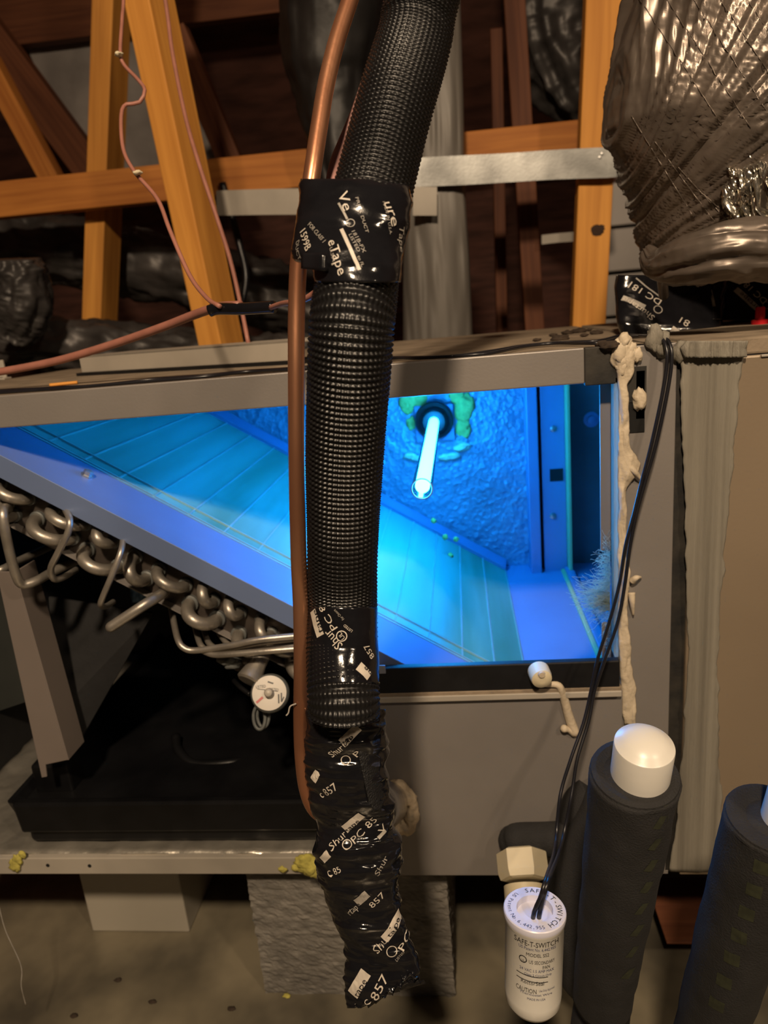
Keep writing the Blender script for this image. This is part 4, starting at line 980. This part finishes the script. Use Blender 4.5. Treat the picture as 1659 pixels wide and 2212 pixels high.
# tilt so that the ring shows as in the photo: 47 degrees between its axis and the view plane
Rs = 67 * depth_of(ts) / FPX; H_ = .076
vw = nrm(CAM - ts); upv = nrm(_u + _r * .02); axs = nrm(vw * .66 + nrm(upv - vw * (upv @ vw)) * .75)
# black float switch wires: along the top, down the stile, into the switch
def blackwire(off, label):
    pts = []
    for x, y in ((-60, 856), (0, 850), (120, 843), (200, 838), (330, 825), (430, 818), (540, 805), (640, 800), (760, 787), (840, 777), (900, 776), (980, 776), (1060, 764), (1130, 751), (1200, 744), (1290, 742), (1340, 731)):
        p = atz(x, y - 3 + off * (1.6 + 1.2 * math.sin(x * .02)), ZT + .003); p[1] = max(p[1], .012); pts.append(p)
    for x, y, Y in ((1400, 726, .02), (1432, 730, -.004), (1445, 755, -.014), (1444, 800, -.016), (1432, 870, -.018), (1412, 960, -.02), (1390, 1040, -.022), (1372, 1110, -.025), (1356, 1180, -.028), (1344, 1260, -.03), (1326, 1340, -.034), (1300, 1420, -.04), (1281, 1490, -.045), (1266, 1560, -.055), (1240, 1640, -.07), (1222, 1720, -.085), (1205, 1830, -.115)):
        sp = {1372: 3, 1412: 5, 1390: 4, 1344: 6, 1326: 9, 1300: 8, 1281: 4, 1240: 7, 1222: 12, 1205: 6, 1182: 3, 1163: 5}.get(x, 5)
        pts.append(at(x + off * sp, y, Y))
    gw = ts - axs * .016
    pts += [dp(1184 + 3 * off, 1895, .478), dp(1170 + 3 * off, 1940, .470), dp(1160 + 6 * off, 1970, depth_of(gw) - .008), gw + _r * .002 * off]
    return tag(tube('switch_wire', pts, .00155, M['wire_black'], None, 10, 320), label, 'wire')
blackwire(-1, 'left one of the paired black wires running down into the white float switch')
blackwire(1, 'right one of the paired black wires running down into the white float switch')
tag(tube('cobweb', [at(-4, 1950, -.02), at(12, 2010, -.03), at(45, 2085, -.04), at(46, 2130, -.05), at(56, 2172, -.05)], .0005, M['tape_print_dim'], None, 6), 'pale cobweb strand at the lower left edge', 'cobweb')

# fibreglass fringe at the right of the opening
V = []; F = []
rng = random.Random(3)
def strand(p, q, r=.00017):
    global V, F
    P = [np.array(p)]; k = 7; d = (np.array(q) - np.array(p)) / k
    for i in range(k): P.append(P[-1] + d + np.array([rng.uniform(-1, 1), rng.uniform(-1, 1), rng.uniform(-1, 1)]) * np.linalg.norm(d) * .6)
    T, Nn, B = frames(np.array(P)); b0 = len(V)
    for i, x in enumerate(P):
        for a in range(3): V.append(x + r * (math.cos(a * 2.094) * Nn[i] + math.sin(a * 2.094) * B[i]))
    for i in range(k):
        for a in range(3): F.append((b0 + i * 3 + a, b0 + i * 3 + (a + 1) % 3, b0 + (i + 1) * 3 + (a + 1) % 3, b0 + (i + 1) * 3 + a))
for k in range(620):
    y = rng.choice([rng.gauss(1285, 24), rng.gauss(1230, 30), rng.uniform(1180, 1410), rng.gauss(1300, 12)])
    ext = 66 * math.exp(-((y - 1285) / 32) ** 2) + 22 * math.exp(-((y - 1210) / 30) ** 2) + 30 * math.exp(-((y - 1322) / 14) ** 2) + 12
    x0 = 1318; x1 = x0 - ext * rng.uniform(.3, 1.0)
    strand(at(x0, y, .020 + rng.uniform(-.006, .010)), at(x1, y + rng.gauss(0, 14), .016 + rng.uniform(-.012, .012)))
fo = finish('insulation_fringe', V, F, M['fibreglass'], None); tag(fo, 'frayed fibreglass fringe lit cyan beside the right jamb', 'insulation', kind='stuff')
box('gasket_strip', (xj1, -.003, zr1), (at(1333, 1100, 0)[0] + .001, .012, zb0 + .004), M['fibreglass'], cab, .001)

# ================================================================ drain parts at the lower right
# white float switch
fs = thing('float_switch', dp(1155, 2180, .50), 'white float switch with printed text at the lower right of the panel', 'switch')
bo = ts - axs * H_
sbody = lathe('switch_body', bo, axs, [(0, Rs * .55), (.002, Rs * .75), (.007, Rs * .90), (.014, Rs * .925), (H_ - .006, Rs * .935), (H_ - .005, Rs * .97), (H_ - .0005, Rs * .99), (H_ - .001, Rs * .62), (H_ - .03, Rs * .60)], M['pvc_white'], fs, 56)
cap = lathe('switch_cap', ts - axs * .001, axs, [(-.002, Rs * .98), (0, Rs * 1.0), (.002, Rs * .99), (.0026, Rs * .96), (.0026, Rs * .58), (-.006, Rs * .55), (-.0065, Rs * .47), (-.012, Rs * .45), (-.0125, Rs * .37), (-.018, Rs * .35), (-.0185, Rs * .1)], M['pvc_lilac'], fs, 56)
lathe('wire_grommet', ts - axs * .019, axs, [(0, Rs * .19), (.004, Rs * .18), (.006, Rs * .1)], M['ink_black'], fs, 16)
cc = ts + axs * .0018; ux = nrm(_r - axs * (_r @ axs)); uy = np.cross(axs, ux)
def ring_text(s, a0, a1, size, inward=False):
    for k, chh in enumerate(s):
        if chh == ' ': continue
        V0, F0 = text_geo(chh); a = math.radians(a0 + (a1 - a0) * k / (len(s) - 1)); rad = Rs * .79
        V0 = V0 - np.array([(V0[:, 0].max() + V0[:, 0].min()) / 2, .35, 0]); er = math.cos(a) * ux + math.sin(a) * uy; et = np.cross(er, axs)
        if inward: er2, et2 = -er, -et
        else: er2, et2 = er, et
        W_ = [cc + er * rad + et2 * p[0] * size + er2 * p[1] * size for p in V0]
        finish('lettering', W_, F0, M['ink_black'] if not inward else MAT['blue_ink'], cap, False)
simple('blue_ink', (.03, .04, .12), .5)
ring_text('SAFE-T-SWITCH', 98, -62, Rs * .25)
ring_text('US Patent No.6,442,955', 128, 278, Rs * .19, True)
bv = bvh_of(sbody)
def body_line(s, y, xl, xr, h, mat='ink_black'):
    yl = y + 2; write(s, (xl, yl), (xr, yl - 2), h * 1.45, bv, M[mat], sbody, .0004)
body_line('SAFE-T-SWITCH', 2040, 1113, 1206, 9); body_line('US Patent No. 6,442,955', 2051, 1122, 1200, 5, 'blue_ink'); body_line('MODEL SS2', 2063, 1138, 1186, 6)
ringmark((1130, 2070), 9, 2, bv, M['ink_black'], sbody); write('UL', (1126, 2073), (1134, 2072), 6, bv, M['ink_black'], sbody)
body_line('US SECONDARY', 2078, 1144, 1200, 6); body_line('PAN', 2087, 1172, 1188, 6); body_line('24 VAC 1.5 AMP MAX', 2097, 1124, 1196, 5, 'blue_ink'); body_line('Class 2 Circuit Only', 2106, 1134, 1192, 4, 'blue_ink')
patch((1116, 2110), (1182, 2110), 2, bv, M['ink_black'], sbody); patch((1116, 2121), (1182, 2121), 2, bv, M['ink_black'], sbody); body_line('RectorSeal', 2122, 1126, 1174, 7)
body_line('CAUTION', 2136, 1114, 1158, 8); body_line('Use Only Approved', 2136, 1164, 1200, 4, 'blue_ink'); body_line('Thermostat Wire', 2148, 1124, 1192, 4, 'blue_ink'); body_line('MADE IN USA', 2158, 1140, 1178, 4, 'blue_ink')
# cream fitting behind the switch
ft = thing('drain_fitting', dp(1125, 1930, .60), 'cream plastic hex fitting above the white float switch', 'fitting')
fa = at(1126, 1866, -.034); fax = nrm(np.array([.03, -.80, -.58]))
hx = 49 * depth_of(fa) / FPX
lathe('hex_collar', fa + np.array([0, 0, .016]), fax, [(0, hx * .9), (.002, hx * 1.08), (.020, hx * 1.08), (.026, hx * 1.0), (.027, hx * .8)], M['pvc_cream'], ft, 6, smooth=False, turn=math.pi / 6)
lathe('round_neck', fa + fax * .020, fax, [(0, hx * .86), (.028, hx * .90), (.030, hx * .8)], M['pvc_cream'], ft, 32)
lathe('spigot', fa + fax * .046, fax, [(0, hx * .72), (.03, hx * .72)], M['pvc_cream'], ft, 32)
# insulated elbow on the panel
el = thing('insulated_elbow', at(1180, 1800, -.02), 'black foam covered drain elbow on the panel behind the float switch wires', 'pipe')
tube('elbow_foam', [at(1108, 1816, -.018), at(1125, 1814, -.020), at(1200, 1812, -.022), at(1300, 1804, -.03)], [.015, .0165, .0165, .0165], M['pipe_foam'], el, 28, 50, round_end=True)
tube('trap_foam', [at(1320, 1700, -.02), at(1296, 1760, -.03), at(1258, 1850, -.04), at(1225, 1960, -.05), at(1240, 2080, -.06), at(1300, 2150, -.06)], [.02, .021, .022, .022, .022, .022], M['pipe_foam'], el, 28, 60)
tube('elbow_foam', [at(1240, 1790, -.012), at(1265, 1745, -.012), at(1290, 1715, -.010)], [.020, .024, .022], M['pipe_foam'], el, 24, 24)
# insulated pipe with cap
def foampipe(name, label, top, bot, r, capr, capc, capaxis_h, prints, lab2):
    t = thing(name, bot, label, 'pipe'); ax = nrm(top - bot); L = np.linalg.norm(top - bot)
    k = 40; ptsr = []
    P = [bot + ax * L * s for s in np.linspace(0, 1, k)]
    o = tube('foam_sleeve', P, [r * (.84 + .16 * s) for s in np.linspace(0, 1, k)], M['pipe_foam'], t, 40, 60, False, lambda Ls, A, rr: .0008 * fbm(np.stack([np.cos(A) * 2, np.sin(A) * 2, Ls * 40], -1), 3))
    lathe('sleeve_rim', top - ax * .001, ax, [(-.002, r * 1.0), (.0025, r * .97), (.0035, r * .86), (.001, capr * 1.04), (-.02, capr * 1.02)], M['pipe_foam'], t, 40)
    return t, o, ax
c1 = dp(1385, 1640, .455); topf = dp(1371, 1672, .465); botf = dp(1300, 2160, .60)
r1 = 94 * .465 / FPX; rc1 = 63 * .455 / FPX
fp, fo_, ax1 = foampipe('capped_drain_pipe', 'upright drain pipe in black foam with a white domed cap', topf, botf, r1, rc1, None, 0, None, None)
cpb = lathe('pipe_cap', topf - ax1 * .01 + _r * .0035, ax1, [(0, rc1), (.036, rc1), (.0368, rc1 * .985), (.0372, rc1 * .95), (.0400, rc1 * .80), (.0425, rc1 * .58), (.0440, rc1 * .34), (.0446, rc1 * .12)], M['pvc_white'], fp, 48)
blob('water_drop', topf + ax1 * .006 + nrm(CAM - topf) * rc1 * .98 + _r * .006, .003, M['pvc_white'], fp, (.7, .7, 1.6), 3)
bv = bvh_of(fo_)
for k in range(9):
    t_ = k / 9; x = 1432 - 88 * t_; y = 1712 + 420 * t_; patch((x, y), (x - 9, y + 36), 20, bv, M['foam_print'], fo_, .0003)
topg = dp(1668, 1770, .46); botg = dp(1500, 2330, .60); r2 = 96 * .46 / FPX
fq, fo2, ax2 = foampipe('insulated_pipe', 'black foam covered pipe cut by the right edge', topg, botg, r2, rc1 * .8, None, 0, None, None)
lathe('white_pipe', topg - ax2 * .02 + _r * .009, ax2, [(0, rc1 * .8), (.06, rc1 * .8), (.061, rc1 * .7)], M['pvc_white'], fq, 40)
bv = bvh_of(fo2)
for k in range(7):
    t_ = k / 7; x = 1634 - 112 * t_; y = 1850 + 340 * t_; patch((x, y), (x - 12, y + 36), 30, bv, M['foam_print'], fo2, .0003)
# coupling tail under the capped pipe
tube('pipe_tail', [dp(1310, 2120, .62), dp(1300, 2180, .63), dp(1290, 2260, .64)], [.022, .024, .025], M['pipe_foam'], fp, 24, 16)

# ================================================================ blocks under the cabinet
p = atz(306, 2010, FZ)
wb = thing('foam_block', (p[0], p[1], FZ), 'pale smooth support block under the left of the cabinet', 'block')
xw0 = atz(200, 2012, FZ); xw1 = atz(412, 2008, FZ)
box('block_body', (xw0[0], xw0[1], FZ), (xw1[0], xw0[1] + .14, .1695), M['foam_block'], wb, .002)
pb0 = atz(577, 2134, FZ); pb1 = atz(984, 2160, FZ)
def cblock():
    x0, x1, y0, y1 = pb0[0], pb1[0], min(pb0[1], pb1[1]) + .004, pb0[1] + .2
    G = []
    def face(o_, u, v, nu, nv): return np.array([[o_ + u * a + v * b for a in np.linspace(0, 1, nu)] for b in np.linspace(0, 1, nv)])
    bm = bmesh.new(); bmesh.ops.create_cube(bm, size=1)
    for v in bm.verts: v.co = Vector(((x0 + x1) / 2 + v.co.x * (x1 - x0), (y0 + y1) / 2 + v.co.y * (y1 - y0), (.1695 + FZ) / 2 + v.co.z * (.1695 - FZ)))
    bmesh.ops.subdivide_edges(bm, edges=list(bm.edges), cuts=60, use_grid_fill=True)
    P = np.array([v.co[:] for v in bm.verts]); d = .0011 * fbm(P * np.array([130, 130, 260]), 3); c = np.array([(x0 + x1) / 2, (y0 + y1) / 2, .085]); 
    for v, k, q in zip(bm.verts, d, P):
        n = np.array([1.0 if abs(q[0] - x1) < 1e-4 else (-1.0 if abs(q[0] - x0) < 1e-4 else 0), -1.0 if abs(q[1] - y0) < 1e-4 else 0, 0]); v.co += Vector((n * k).tolist())
    return bm_obj('concrete_block', bm, M['concrete'])
tag(cblock(), 'rough grey concrete block under the middle of the cabinet behind the taped bundle', 'block')
for i, (x, y) in enumerate(((620, 2152), (255, 2118), (500, 2180), (330, 2165), (160, 2195))):
    tag(blob('floor_crumb', atz(x, y, FZ) + np.array([0, 0, .001]), .003, M['yellow_wool'] if i == 0 else M['debris'], None, (1.6, 1, .5), i + 100), 'small crumb on the wet floor by the concrete block' if i == 0 else ORD[[160, 255, 330, 500].index(x)] + ' small dark crumb from the left on the wet floor below the pale block', 'crumb', 'crumbs on the floor')
